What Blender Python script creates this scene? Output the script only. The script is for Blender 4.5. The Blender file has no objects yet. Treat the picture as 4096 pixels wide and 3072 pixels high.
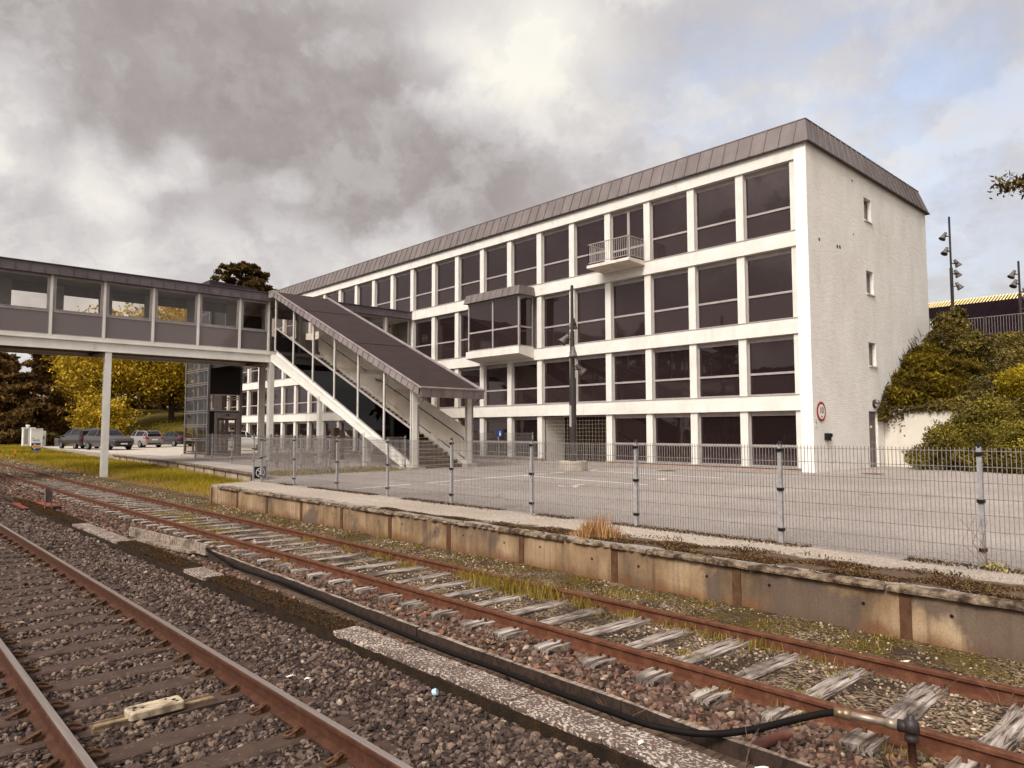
# Railway yard with a white office building, covered stairs and footbridge. X points across the tracks towards the building, Y along them, Z up; metres.
CLOUD_GAIN, SUNGLOW, SUN_E, EXPO = .62, 3.6, 1.5, .74
SKY_TINT = (2.1, 1.85, 1.68)
BLOBS_V = [  # direction, radius, softness, brightness change, sharp edge
 ((.207,.883,.421),.20,.16,-.34,0),((.307,.833,.46),.14,.12,-.16,0),((.143,.915,.378),.14,.12,-.16,0),((.387,.852,.352),.17,.12,-.26,0),((.44,.86,.27),.12,.08,-.16,0),
 ((.548,.757,.355),.125,.03,-.34,1),((.50,.75,.425),.055,.022,-.26,1),((.473,.816,.334),.13,.08,-.18,0),((.62,.715,.325),.10,.05,-.18,1),((.356,.887,.294),.10,.07,-.14,0),
 ((.182,.955,.233),.12,.08,-.15,0),((.30,.93,.22),.12,.07,-.13,0),((.08,.96,.26),.1,.07,-.12,0),
 ((.587,.652,.48),.10,.05,.16,1),((.545,.71,.455),.06,.03,.2,1),((.651,.608,.455),.10,.04,.17,1),((.209,.934,.289),.045,.025,.34,1),((.291,.899,.328),.03,.02,.28,1),((.26,.92,.31),.02,.02,.2,1),((.40,.87,.315),.025,.02,.2,1),((.56,.80,.225),.07,.05,.2,0),((.105,.94,.34),.06,.035,.26,1),((.05,.96,.3),.05,.03,.2,1),((.673,.534,.512),.1,.08,.14,0),((.848,.369,.381),.1,.1,.16,0),((.765,.519,.381),.06,.06,.16,0),((.145,.97,.19),.12,.03,.2,1),((.30,.94,.17),.10,.03,.2,1),((.42,.89,.19),.08,.03,.2,1),
 ((.706,.546,.451),.09,.08,-.12,0),((.903,.24,.356),.1,.09,-.10,0),((.70,.62,.36),.09,.07,-.12,0),((.80,.52,.30),.1,.08,-.08,0)]
BLOBS_B = [((.799,.408,.443),.10,.10,.55),((.823,.317,.471),.11,.1,.6),((.883,.188,.429),.10,.1,.6),((.768,.5,.4),.06,.06,.6),((.935,.29,.204),.15,.1,.5),((.903,.24,.356),.14,.12,.4),((.62,.62,.47),.03,.03,.4),((.86,.45,.25),.12,.1,.35)]
import bpy, math, random
import numpy as np
from mathutils import Vector, Matrix
random.seed(7); RNG = np.random.default_rng(7)
SC = bpy.context.scene; COL = SC.collection
PI = math.pi
def srgb(r, g, b):
    f = lambda c: (c/255/12.92) if c/255 <= .04045 else ((c/255+.055)/1.055)**2.4
    return (f(r), f(g), f(b), 1)
# ------------------------------------------------------------------ mesh helpers
class MB:
    """collects boxes, beams, tubes and polygons, then links them as ONE mesh object"""
    def __init__(s): s.v = []; s.f = []; s.m = []
    def poly(s, pts, m=0):
        n = len(s.v); s.v += [tuple(p) for p in pts]; s.f.append(tuple(range(n, n+len(pts)))); s.m.append(m)
    def box(s, x0, x1, y0, y1, z0, z1, m=0):
        n = len(s.v)
        s.v += [(x0,y0,z0),(x1,y0,z0),(x1,y1,z0),(x0,y1,z0),(x0,y0,z1),(x1,y0,z1),(x1,y1,z1),(x0,y1,z1)]
        for f in ((0,3,2,1),(4,5,6,7),(0,1,5,4),(1,2,6,5),(2,3,7,6),(3,0,4,7)):
            s.f.append(tuple(n+i for i in f)); s.m.append(m)
    def hexa(s, p, m=0):
        n = len(s.v); s.v += [tuple(q) for q in p]
        for f in ((0,3,2,1),(4,5,6,7),(0,1,5,4),(1,2,6,5),(2,3,7,6),(3,0,4,7)):
            s.f.append(tuple(n+i for i in f)); s.m.append(m)
    def tube(s, pts, r, n=8, m=0, cap=True):
        pts = [Vector(p) for p in pts]; rs = r if isinstance(r, (list, tuple)) else [r]*len(pts)
        base = len(s.v); up = Vector((0,0,1))
        for i, p in enumerate(pts):
            d = (pts[min(i+1, len(pts)-1)]-pts[max(i-1, 0)]).normalized()
            a = up if abs(d.dot(up)) < .95 else Vector((0,1,0))
            u = d.cross(a).normalized(); w = d.cross(u)
            for k in range(n):
                t = 2*PI*(k+.5)/n
                s.v.append(tuple(p+(u*math.cos(t)+w*math.sin(t))*rs[i]))
        for i in range(len(pts)-1):
            for k in range(n):
                s.f.append((base+i*n+k, base+i*n+(k+1)%n, base+(i+1)*n+(k+1)%n, base+(i+1)*n+k)); s.m.append(m)
        if cap:
            s.f.append(tuple(base+k for k in range(n))); s.m.append(m)
            s.f.append(tuple(base+(len(pts)-1)*n+n-1-k for k in range(n))); s.m.append(m)
    def beam(s, a, b, w, h, m=0, up=(0,0,1)):
        a = Vector(a); b = Vector(b); d = (b-a).normalized(); u = d.cross(Vector(up))
        if u.length < 1e-4: u = d.cross(Vector((0,1,0)))
        u.normalize(); t = u.cross(d).normalized(); u *= w/2; t *= h/2
        s.hexa([a-u-t, a+u-t, b+u-t, b-u-t, a-u+t, a+u+t, b+u+t, b-u+t], m)
    def lathe(s, c, prof, n=16, m=0, axis=(0,0,1)):
        q = Vector((0,0,1)).rotation_difference(Vector(axis)); c = Vector(c); base = len(s.v)
        for r, z in prof:
            for k in range(n):
                t = 2*PI*k/n; s.v.append(tuple(c+q @ Vector((r*math.cos(t), r*math.sin(t), z))))
        for i in range(len(prof)-1):
            for k in range(n):
                s.f.append((base+i*n+k, base+i*n+(k+1)%n, base+(i+1)*n+(k+1)%n, base+(i+1)*n+k)); s.m.append(m)
        s.f.append(tuple(base+n-1-k for k in range(n))); s.m.append(m)
        s.f.append(tuple(base+(len(prof)-1)*n+k for k in range(n))); s.m.append(m)
    def build(s, name, mats, parent=None, smooth=False):
        me = bpy.data.meshes.new(name); me.from_pydata(s.v, [], s.f); me.update()
        for mt in (mats if isinstance(mats, (list, tuple)) else [mats]): me.materials.append(mt)
        me.polygons.foreach_set('material_index', s.m)
        if smooth: me.polygons.foreach_set('use_smooth', [True]*len(s.f))
        return link(name, me, parent)
def link(name, me, parent=None):
    o = bpy.data.objects.new(name, me); COL.objects.link(o)
    if parent is not None: o.parent = parent
    return o
def tag(o, label=None, cat=None, group=None, kind=None):
    if label: o['label'] = label
    if cat: o['category'] = cat
    if group: o['group'] = group
    if kind: o['kind'] = kind
    return o
def thing(name, label, cat, loc=(0,0,0), rz=0, group=None):
    o = bpy.data.objects.new(name, None); COL.objects.link(o)
    o.location = loc; o.rotation_euler = (0,0,rz); o.empty_display_size = .2
    return tag(o, label, cat, group)
def copy_tree(o, parent=None):
    c = o.copy(); COL.objects.link(c)
    if parent is not None: c.parent = parent
    for ch in list(o.children): copy_tree(ch, c)
    return c
def npmesh(name, V, F, mat, rnd=None, parent=None, smooth=False, nv=None):
    me = bpy.data.meshes.new(name); k = F.shape[1]
    me.vertices.add(len(V)); me.vertices.foreach_set('co', V.astype(np.float32).ravel())
    me.loops.add(F.size); me.loops.foreach_set('vertex_index', F.astype(np.int32).ravel())
    me.polygons.add(len(F)); me.polygons.foreach_set('loop_start', np.arange(0, F.size, k, dtype=np.int32))
    me.polygons.foreach_set('use_smooth', np.full(len(F), smooth))
    if rnd is not None:
        a = me.attributes.new('rnd', 'FLOAT', 'POINT'); a.data.foreach_set('value', rnd.astype(np.float32))
    me.materials.append(mat); me.update(calc_edges=True)
    return link(name, me, parent)
def ordn(i):
    u = ['zeroth','first','second','third','fourth','fifth','sixth','seventh','eighth','ninth','tenth','eleventh','twelfth','thirteenth','fourteenth','fifteenth','sixteenth','seventeenth','eighteenth','nineteenth']
    t = {2:'twent',3:'thirt',4:'fort',5:'fift',6:'sixt',7:'sevent'}
    if i < 20: return u[i]
    return t[i//10]+('ieth' if i % 10 == 0 else 'y-'+u[i % 10])
# ------------------------------------------------------------------ materials
class NT:
    def __init__(s, name):
        s.mat = bpy.data.materials.new(name); s.mat.use_nodes = True; s.t = s.mat.node_tree; s.t.nodes.clear()
        s.out = s.t.nodes.new('ShaderNodeOutputMaterial')
    def n(s, ty, ins=None, **kw):
        nd = s.t.nodes.new('ShaderNode'+ty)
        for k, v in kw.items(): setattr(nd, k, v)
        for k, v in (ins or {}).items():
            sk = nd.inputs[k]
            if isinstance(v, bpy.types.NodeSocket): s.t.links.new(v, sk)
            else: sk.default_value = v
        return nd
    def ramp(s, fac, stops, interp='LINEAR'):
        r = s.n('ValToRGB', {'Fac': fac}); cr = r.color_ramp; cr.interpolation = interp
        while len(cr.elements) < len(stops): cr.elements.new(.5)
        for e, (p, c) in zip(cr.elements, stops): e.position = p; e.color = c if isinstance(c, tuple) else (c,c,c,1)
        return r.outputs[0]
    def mix(s, fac, a, b, mode='MIX'):
        m = s.n('MixRGB', {'Fac': fac, 'Color1': a, 'Color2': b}, blend_type=mode); return m.outputs[0]
    def noise(s, co, scale, det=5, rough=.6, dist=0):
        return s.n('TexNoise', {'Vector': co, 'Scale': scale, 'Detail': det, 'Roughness': rough, 'Distortion': dist}).outputs['Fac']
    def coord(s, scale=None, which='Object'):
        c = s.n('TexCoord').outputs[which]
        if scale: c = s.n('Mapping', {'Vector': c, 'Scale': scale}).outputs[0]
        return c
    def pos(s, scale=None):
        c = s.n('NewGeometry').outputs['Position']
        if scale: c = s.n('Mapping', {'Vector': c, 'Scale': scale}).outputs[0]
        return c
    def bump(s, h, st=.3, d=.02, nrm=None):
        i = {'Height': h, 'Strength': st, 'Distance': d}
        if nrm is not None: i['Normal'] = nrm
        return s.n('Bump', i).outputs[0]
    def done(s, col, rough=.7, bump=None, metal=0, spec=.3, **kw):
        i = {'Base Color': col, 'Roughness': rough, 'Metallic': metal, 'Specular IOR Level': spec}
        if bump is not None: i['Normal'] = bump
        i.update(kw)
        p = s.n('BsdfPrincipled', i); s.t.links.new(p.outputs[0], s.out.inputs[0]); return s.mat
def M(name, c, c2=None, scale=4, rough=.7, lo=.35, hi=.65, bump=0, bscale=60, bd=.01, metal=0, spec=.3, stretch=None, fine=.12, det=6):
    """a surface with a slow two-tone drift, a fine speckle and a fine bump"""
    t = NT(name); co = t.pos(stretch); c = srgb(*c); c2 = srgb(*c2) if c2 else tuple(x*.8 for x in c[:3])+(1,)
    col = t.mix(t.ramp(t.noise(co, scale, det), [(lo, 0.), (hi, 1.)]), c, c2)
    if fine:
        f = t.ramp(t.noise(co, scale*23, 2), [(.3, 1-fine*2), (.7, 1+fine)])
        col = t.mix(1, col, f, 'MULTIPLY')
    b = t.bump(t.noise(co, bscale, 4), bump, bd) if bump else None
    return t.done(col, rough, b, metal, spec)
def glass(name, tint=(.82,.8,.78), rough=.01, refl=1.0):
    t = NT(name)
    fr = t.n('Fresnel', {'IOR': 1.5}).outputs[0]
    fr = t.n('Math', {0: fr, 1: refl}, operation='MULTIPLY').outputs[0]
    back = t.n('Math', {0: 1., 1: t.n('NewGeometry').outputs['Backfacing']}, operation='SUBTRACT').outputs[0]
    fr = t.n('Math', {0: fr, 1: back}, operation='MULTIPLY').outputs[0]
    tr = t.n('BsdfTransparent', {'Color': tint+(1,)}); gl = t.n('BsdfGlossy', {'Color': (1,1,1,1), 'Roughness': rough})
    mx = t.n('MixShader', {0: fr, 1: tr.outputs[0], 2: gl.outputs[0]}); t.t.links.new(mx.outputs[0], t.out.inputs[0]); return t.mat
def attr_mat(name, stops, rough=.8, spec=.2, noise=None, trans=0, bump=0):
    """colour by the per-piece random value (each stone, blade or leaf has its own shade)"""
    t = NT(name); a = t.n('Attribute', attribute_name='rnd').outputs['Fac']
    col = t.ramp(a, [(p, srgb(*c)) for p, c in stops])
    if noise:
        col = t.mix(1, col, t.ramp(t.noise(t.pos(), noise, 4), [(.3, .7), (.7, 1.25)]), 'MULTIPLY')
    b = t.bump(t.noise(t.pos(), 90, 3), bump, .01) if bump else None
    m = t.done(col, rough, b, 0, spec)
    if trans:
        p = [n for n in t.t.nodes if n.type == 'BSDF_PRINCIPLED'][0]
        tl = t.n('BsdfTranslucent', {'Color': col}); mx = t.n('MixShader', {0: trans, 1: p.outputs[0], 2: tl.outputs[0]})
        t.t.links.new(mx.outputs[0], t.out.inputs[0])
    return m
def white_render():
    t = NT('white_render'); co = t.pos()
    col = t.ramp(t.noise(co, 1.1, 6), [(.38, srgb(209,203,195)), (.72, srgb(196,189,180))])
    st = t.ramp(t.noise(t.pos((1,1.6,.3)), 1.9, 5), [(.56, 0.), (.74, .45)]); col = t.mix(st, col, srgb(176,166,154))
    pa = t.ramp(t.noise(t.pos((1,.8,1.2)), .8, 6, .7, 1.2), [(.60, 0.), (.66, .3)]); col = t.mix(pa, col, srgb(200,191,180))
    col = t.mix(1, col, t.ramp(t.noise(co, 24, 3), [(.3, .95), (.7, 1.03)]), 'MULTIPLY')
    return t.done(col, .88, t.bump(t.noise(co, 14, 5), .3, .02))
WHITE = white_render()
WHITE2 = M('white_steel', (216,211,203), (203,197,188), 1.5, .45, bump=.05, fine=.03)
FRAME = M('grey_frame', (158,148,144), (140,131,128), 2, .45, fine=.04)
ZINC = M('zinc_sheet', (112,101,98), (91,81,79), 1.3, .5, .3, .7, fine=.05, spec=.4, stretch=(1,1,.35))
ZINC2 = M('zinc_dark', (94,83,86), (74,64,68), 1.6, .45, .3, .7, fine=.05, spec=.4)
FELT = M('roof_felt', (54,39,37), (44,31,29), 2.2, .9, fine=.12, bump=.2, bscale=120)
DARKM = M('dark_metal', (52,44,43), (38,31,31), 3, .5, fine=.05)
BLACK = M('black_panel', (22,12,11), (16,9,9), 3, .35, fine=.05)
WIRE = M('fence_wire', (138,130,126), (112,104,100), 14, .45, fine=.08, metal=.15)
GALV = M('galvanised_steel', (160,156,156), (134,130,130), 14, .45, .35, .65, fine=.08, metal=.1)
PLASTIC = M('black_plastic', (26,20,20), (18,14,14), 8, .45)
SIGNW = M('sign_white', (228,224,216), (218,214,206), 3, .4, fine=.02)
SIGNB = M('sign_blue', (14,62,128), (12,54,112), 3, .4, fine=.02)
NAVY = M('sign_navy', (22,26,48), (18,22,40), 3, .4, fine=.02)
SIGNR = M('sign_red', (160,26,24), (140,22,20), 3, .4, fine=.02)
INK = M('sign_black', (20,17,17), (16,13,13), 3, .5, fine=.02)
ORANGE = M('sign_orange', (226,150,40), (212,138,34), 3, .4, fine=.02)
YELLOW = M('nosing_yellow', (196,140,38), (150,104,34), 3, .6, fine=.1)
def window_glass(name, base, rough, ior, wob):
    t = NT(name); h = t.noise(t.pos((1,.8,.8)), .9, 3); b = t.bump(h, wob, .05)
    return t.done(base, rough, b, 0, .5, **{'IOR': ior, 'Specular Tint': (1.,.80,.79,1)})
PANE = window_glass('dark_window_glass', (.013,.008,.008,1), .015, 1.66, .05)
SPANDREL = window_glass('dark_spandrel_glass', (.022,.0145,.0145,1), .05, 1.66, .07)
BPANEL = window_glass('bridge_panel_glass', (.125,.106,.104,1), .1, 1.66, .2)
CLEAR = glass('clear_glass', (.93,.91,.89), refl=1.0)
LIFTGL = glass('lift_glass', (.92,.9,.88), refl=.45)
SMOKED = glass('smoked_glass', (.2,.16,.15), refl=.4)
CONC = M('pale_concrete', (176,164,150), (150,138,124), 3, .9, fine=.08, bump=.2)
RUBBER = M('tyre_rubber', (24,20,20), (18,15,15), 8, .8)
def brick_white():
    t = NT('white_painted_brick'); p = t.n('SeparateXYZ', {0: t.pos()}); o = p.outputs
    hx = t.n('Math', {0: o[0], 1: o[1]}, operation='ADD').outputs[0]
    v = t.n('CombineXYZ', {0: hx, 1: o[2], 2: 0.}).outputs[0]
    br = t.n('TexBrick', {'Vector': v, 'Color1': (1,1,1,1), 'Color2': (.7,.7,.7,1), 'Mortar': (0,0,0,1), 'Scale': 1., 'Mortar Size': .012, 'Mortar Smooth': .6, 'Brick Width': .24, 'Row Height': .072, 'Bias': 0.})
    rough = t.noise(t.pos((1,1,3)), 3.2, 5)
    w = t.ramp(t.noise(t.pos((.8,.8,.35)), 1.1, 5), [(.35, srgb(230,225,217)), (.6, srgb(222,215,207)), (.75, srgb(211,204,196))])
    w = t.mix(1, w, t.ramp(rough, [(.3, .93), (.7, 1.03)]), 'MULTIPLY')
    h = t.n('Math', {0: br.outputs['Color'], 1: t.noise(t.pos(), 18, 5)}, operation='MULTIPLY').outputs[0]
    b = t.bump(h, .4, .02); b = t.bump(rough, .3, .05, b)
    return t.done(w, .9, b)
BRICK = brick_white()
def rust_mat(name, a, b, c, rough=.75):
    t = NT(name); co = t.pos()
    col = t.ramp(t.noise(co, 9, 7, .7), [(.3, srgb(*a)), (.5, srgb(*b)), (.72, srgb(*c))])
    col = t.mix(1, col, t.ramp(t.noise(co, 160, 3), [(.3, .75), (.7, 1.2)]), 'MULTIPLY')
    return t.done(col, rough, t.bump(t.noise(co, 130, 4), .4, .004), 0, .3)
RUST = rust_mat('rail_rust', (52,27,15), (68,38,23), (85,53,35))
RUST2 = rust_mat('clip_rust', (60,37,22), (80,52,32), (98,67,45))
REDRUST = rust_mat('siding_rust', (70,37,22), (87,50,32), (112,72,50))
def steel_top():
    t = NT('polished_rail_head'); co = t.pos((30,.6,30))
    col = t.ramp(t.noise(co, 2, 4), [(.3, srgb(150,136,130)), (.7, srgb(186,172,164))])
    return t.done(col, .32, None, .75, .5)
STEEL = steel_top()
def wood(name, a, b, c, crack=.5):
    t = NT(name); g = t.coord((1.0, 13, 6)); w = t.noise(t.coord((1,1,1)), 2.2, 4)
    gr = t.noise(g, 1.6, 7, .7, .6)
    col = t.ramp(gr, [(.40, srgb(*a)), (.48, srgb(*b)), (.64, srgb(*c))])
    col = t.mix(t.ramp(t.noise(t.pos(), 1.7, 5), [(.5, 0.), (.66, .85)]), col, srgb(60,45,38))
    return t.done(col, .9, t.bump(gr, .8, .012))
OLDWOOD = wood('weathered_sleeper_wood', (38,27,22), (128,114,104), (186,176,168))
DARKWOOD = wood('dark_timber', (36,25,20), (74,58,47), (104,88,74))
SHADEWOOD = wood('shaded_timber', (26,17,13), (44,31,24), (58,43,34))  # near-black brown: shadow on the channel's board sides, painted into the colour
MIDWOOD = wood('worn_timber', (46,33,25), (88,70,55), (116,97,80))
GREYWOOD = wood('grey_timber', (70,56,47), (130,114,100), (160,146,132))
def stained_concrete():
    t = NT('stained_concrete_panel'); co = t.pos(); o = t.n('SeparateXYZ', {0: co}).outputs
    base = t.ramp(t.noise(t.pos((1,1,.5)), 1.1, 6), [(.3, srgb(168,145,117)), (.5, srgb(138,112,84)), (.7, srgb(84,66,50))])
    dirt = t.n('Math', {0: t.n('MapRange', {'Value': o[2], 'From Min': .18, 'From Max': -.15, 'To Min': -.25, 'To Max': .75}).outputs[0], 1: t.noise(co, 3, 5)}, operation='ADD').outputs[0]
    col = t.mix(t.ramp(dirt, [(.55, 0.), (1., .8)]), base, srgb(104,66,36))
    streak = t.ramp(t.noise(t.pos((1,5,.35)), 2.2, 5), [(.5, 0.), (.72, .65)])
    col = t.mix(streak, col, srgb(70,54,46))
    patch = t.ramp(t.noise(t.pos((1,.8,.7)), 1., 5, .55, .8), [(.53, 0.), (.60, .8)])
    col = t.mix(patch, col, srgb(84,70,62))
    col = t.mix(1, col, t.ramp(t.noise(co, 70, 3), [(.3, .8), (.7, 1.15)]), 'MULTIPLY')
    return t.done(col, .9, t.bump(t.noise(co, 40, 5), .35, .01))
STAINED = stained_concrete()
COPING = M('coping_concrete', (150,130,108), (66,49,36), 7, .95, .38, .6, bump=1, bscale=38, bd=.03, fine=.3)
def speckled():
    t = NT('speckled_concrete'); co = t.pos()
    mx = t.n('Math', {0: t.noise(t.pos((1,.7,1)), 46, 2, .6), 1: t.n('Math', {0: t.noise(co, 5, 3), 1: .3}, operation='MULTIPLY').outputs[0]}, operation='ADD').outputs[0]
    spk = t.ramp(mx, [(.665, 0.), (.745, 1.)])
    col = t.mix(spk, srgb(88,71,64), srgb(178,164,150))
    col = t.mix(1, col, t.ramp(t.noise(co, 3, 4), [(.3, .8), (.7, 1.1)]), 'MULTIPLY')
    return t.done(col, .9, t.bump(t.noise(co, 60, 4), .4, .006))
SPECK = speckled()
MOSS = M('moss_over_concrete', (56,37,16), (30,19,10), 7, 1, .35, .65, bump=1, bscale=55, bd=.03, fine=.35)
SLEEPB = M('brown_sleeper', (84,66,60), (64,49,44), 5, .85, fine=.15, bump=.4, bscale=40)
def sleeper_brown():
    t = NT('brown_concrete_sleeper'); co = t.pos()
    col = t.ramp(t.noise(co, 6, 6), [(.3, srgb(54,39,32)), (.7, srgb(77,59,49))])
    sp = t.ramp(t.noise(t.pos((1,2.2,1)), 15, 2), [(.66, 0.), (.7, .7)])
    col = t.mix(sp, col, srgb(126,108,98))
    return t.done(col, .85, t.bump(t.noise(co, 50, 5), .4, .01))
SLEEPB = sleeper_brown()
def asphalt(name, a, b, dots, sc=1.):
    t = NT(name); co = t.pos()
    col = t.ramp(t.noise(co, .35, 6), [(.3, srgb(*a)), (.7, srgb(*b))])
    g = t.n('TexVoronoi', {'Vector': co, 'Scale': 65.*sc}, feature='F1')
    gr = t.ramp(g.outputs['Color'], [(.15, .62), (.6, 1.), (.95, 1.5)])
    col = t.mix(dots, col, t.mix(1, col, gr, 'MULTIPLY'))
    pt = t.n('TexVoronoi', {'Vector': t.mix(.08, co, t.n('TexNoise', {'Vector': co, 'Scale': .8, 'Detail': 4}).outputs['Color']), 'Scale': .16}, feature='F1').outputs['Color']
    col = t.mix(1, col, t.ramp(pt, [(.2, .93), (.8, 1.05)]), 'MULTIPLY')
    ck = t.n('TexVoronoi', {'Vector': t.n('VectorMath', {0: co, 1: t.n('VectorMath', {0: t.n('TexNoise', {'Vector': co, 'Scale': 1.6, 'Detail': 5}).outputs['Color'], 'Scale': .9}, operation='SCALE').outputs[0]}, operation='ADD').outputs[0], 'Scale': .22}, feature='DISTANCE_TO_EDGE').outputs['Distance']
    ckm = t.n('Math', {0: t.ramp(ck, [(.0, .7), (.006, 0.)]), 1: t.ramp(t.noise(co, .3, 2), [(.5, 0.), (.58, 1.)])}, operation='MULTIPLY').outputs[0]
    col = t.mix(ckm, col, srgb(70,58,50))
    oil = t.ramp(t.noise(co, .9, 3, .5), [(.66, 0.), (.74, .35)]); col = t.mix(oil, col, srgb(96,84,76))
    col = t.mix(t.ramp(t.noise(co, 2.3, 5), [(.6, 0.), (.75, .25)]), col, srgb(112,98,90))
    return t.done(col, .9, t.bump(g.outputs['Distance'], .5, .01), 0, .25)
ASPH = asphalt('yard_asphalt', (158,147,140), (136,126,119), .85)
GRITTY = asphalt('gritty_platform', (174,160,146), (152,138,126), 1., .8)
def overgrow(m):
    t = NT.__new__(NT); t.mat = m; t.t = m.node_tree; p = [n for n in t.t.nodes if n.type == 'BSDF_PRINCIPLED'][0]; src = p.inputs['Base Color'].links[0].from_socket
    o = t.n('SeparateXYZ', {0: t.pos()}).outputs; nz = t.noise(t.pos(), 1.6, 6, .65)
    reach = t.n('MapRange', {'Value': o[1], 'From Min': 13., 'From Max': 4., 'To Min': 8.72, 'To Max': 9.55}).outputs[0]
    d = t.n('Math', {0: t.n('Math', {0: reach, 1: o[0]}, operation='SUBTRACT').outputs[0], 1: t.n('Math', {0: nz, 1: -.5}, operation='ADD').outputs[0]}, operation='ADD').outputs[0]
    f = t.n('MapRange', {'Value': d, 'From Min': -.06, 'From Max': .1, 'To Min': 0., 'To Max': .92}).outputs[0]
    soil = t.ramp(t.noise(t.pos(), 14, 5), [(.3, srgb(52,36,24)), (.6, srgb(84,62,42)), (.75, srgb(112,88,62))])
    t.t.links.new(t.mix(f, src, soil), p.inputs['Base Color'])
overgrow(GRITTY)
def bed_mat():
    t = NT('ballast_bed'); co = t.pos(); x = t.n('SeparateXYZ', {0: co}).outputs
    v = t.n('TexVoronoi', {'Vector': co, 'Scale': 22.}, feature='F1')
    g1 = t.mix(v.outputs['Color'], srgb(38,27,23), srgb(78,64,58))  # bed tones darkened to paint in the shade of gaps between stones
    v2 = t.n('TexVoronoi', {'Vector': co, 'Scale': 40.}, feature='F1')
    g2 = t.mix(t.ramp(v2.outputs['Color'], [(.3, 0.), (.75, 1.)]), srgb(46,32,25), srgb(142,121,98))
    side = t.ramp(t.n('Math', {0: x[0], 1: .1}, operation='MULTIPLY').outputs[0], [(.52, 0.), (.60, 1.)])
    col = t.mix(side, g1, g2)
    dirt = t.ramp(t.noise(co, 1.4, 6), [(.47, 0.), (.6, .9)])
    dirt = t.n('Math', {0: dirt, 1: side}, operation='MULTIPLY').outputs[0]
    col = t.mix(dirt, col, srgb(50,36,28))
    ms = t.ramp(t.n('Math', {0: x[0], 1: .1}, operation='MULTIPLY').outputs[0], [(.74, 0.), (.80, 1.)])
    mm = t.n('Math', {0: ms, 1: t.ramp(t.noise(co, 2.1, 6), [(.42, 0.), (.58, .85)])}, operation='MULTIPLY').outputs[0]
    col = t.mix(mm, col, srgb(84,68,32))
    return t.done(col, 1, t.bump(v.outputs['Distance'], .9, .05), 0, .2)
BED = bed_mat()
SOIL = M('soil', (92,74,44), (120,98,52), 1.2, 1, fine=.3, bump=.5, bscale=20)
TURF = M('turf', (112,90,26), (84,66,26), .7, 1, fine=.3, bump=.6, bscale=12)
STONE = attr_mat('ballast_stone', [(0,(40,29,25)), (.35,(68,53,46)), (.65,(88,72,64)), (.88,(108,90,79)), (.98,(122,100,84)), (1,(150,134,118))], .85, .25, 30, bump=.3)
STONER = attr_mat('siding_stone', [(0,(46,31,25)), (.3,(78,56,46)), (.55,(98,75,63)), (.75,(106,90,81)), (.92,(122,80,57)), (1,(156,138,120))], .85, .25, 30, bump=.3)
STONEL = attr_mat('pale_pebble', [(0,(58,44,34)), (.35,(98,81,66)), (.75,(134,115,95)), (1,(186,168,144))], .9, .2, 30)
# ------------------------------------------------------------------ ground and track bed
def curve2(y): return .00028*np.maximum(0, np.asarray(y, float)-13)**2          # the siding bends gently away
BX = [-60,-12,-6,-2,.3,.9,1.6,2.5,3.2,3.7,4.0,4.06,4.44,4.48,4.75,5.0,5.5,5.9,6.6,7.4,7.8,8.2,8.6,9.4,10.5,12,14,16]
BZ = [-.5,-.5,-.45,-.3,-.2,-.185,-.185,-.185,-.17,-.14,-.13,-.25,-.25,-.15,-.185,-.205,-.195,-.165,-.145,-.15,-.12,-.09,-.07,-.13,-.16,-.14,-.1,-.1]
def bedz(x, y):
    z = np.interp(np.asarray(x)-np.where(np.asarray(x) > 4.6, curve2(y), 0), BX, BZ)
    return z + .012*np.sin(np.asarray(x)*5.1+np.asarray(y)*2.3)*np.cos(np.asarray(y)*3.7-np.asarray(x))
g = MB(); g.poly([(-600,-400,-.62),(700,-400,-.62),(700,900,-.62),(-600,900,-.62)])
tag(g.build('ground', SOIL), kind='structure')
xs = np.unique(np.concatenate([np.array(BX), np.arange(0, 9, .12)])); ys = np.unique(np.concatenate([np.arange(-6, 26, .15), np.arange(26, 150, 1.5)]))
X, Y = np.meshgrid(xs, ys); Z = bedz(X, Y)
V = np.stack([X, Y, Z], -1).reshape(-1, 3); nx, ny = len(xs), len(ys)
I = (np.arange(ny-1)[:, None]*nx+np.arange(nx-1)[None]).ravel()
tag(npmesh('track_bed', V, np.stack([I, I+1, I+nx+1, I+nx], -1), BED, smooth=True), kind='structure')
# grass verge between the siding and the second platform
YEDGE = [(23.3,8.6),(24.3,11.2),(28.2,12.05),(41.4,13.52),(57.3,14.25),(81,15.17),(95,16),(150,18)]
def yedge(y): return np.interp(y, [a for a, b in YEDGE], [b for a, b in YEDGE])
def vergez(x, y):
    y = np.asarray(y, float); x = np.asarray(x, float)
    return -.16+.10*np.clip((x-9.5)/3, 0, 1)+.25*np.clip((y-60)/40, 0, 1)+.02*np.sin(x*2.7)*np.cos(y*1.3)
ys = np.concatenate([np.arange(23.4, 60, .6), np.arange(60, 160, 3.)]); us = np.linspace(0, 1, 14)
Yg, U = np.meshgrid(ys, us, indexing='ij'); x0 = 9.2+curve2(Yg)*.35+(np.clip(26.5-Yg, 0, 3)*.0); Xg = x0+(yedge(Yg)+.4-x0)*U
V = np.stack([Xg, Yg, vergez(Xg, Yg)+.012], -1).reshape(-1, 3); ny, nx = Yg.shape
I = (np.arange(ny-1)[:, None]*nx+np.arange(nx-1)[None]).ravel()
tag(npmesh('verge', V, np.stack([I, I+1, I+nx+1, I+nx], -1), TURF, smooth=True), kind='structure')
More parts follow.
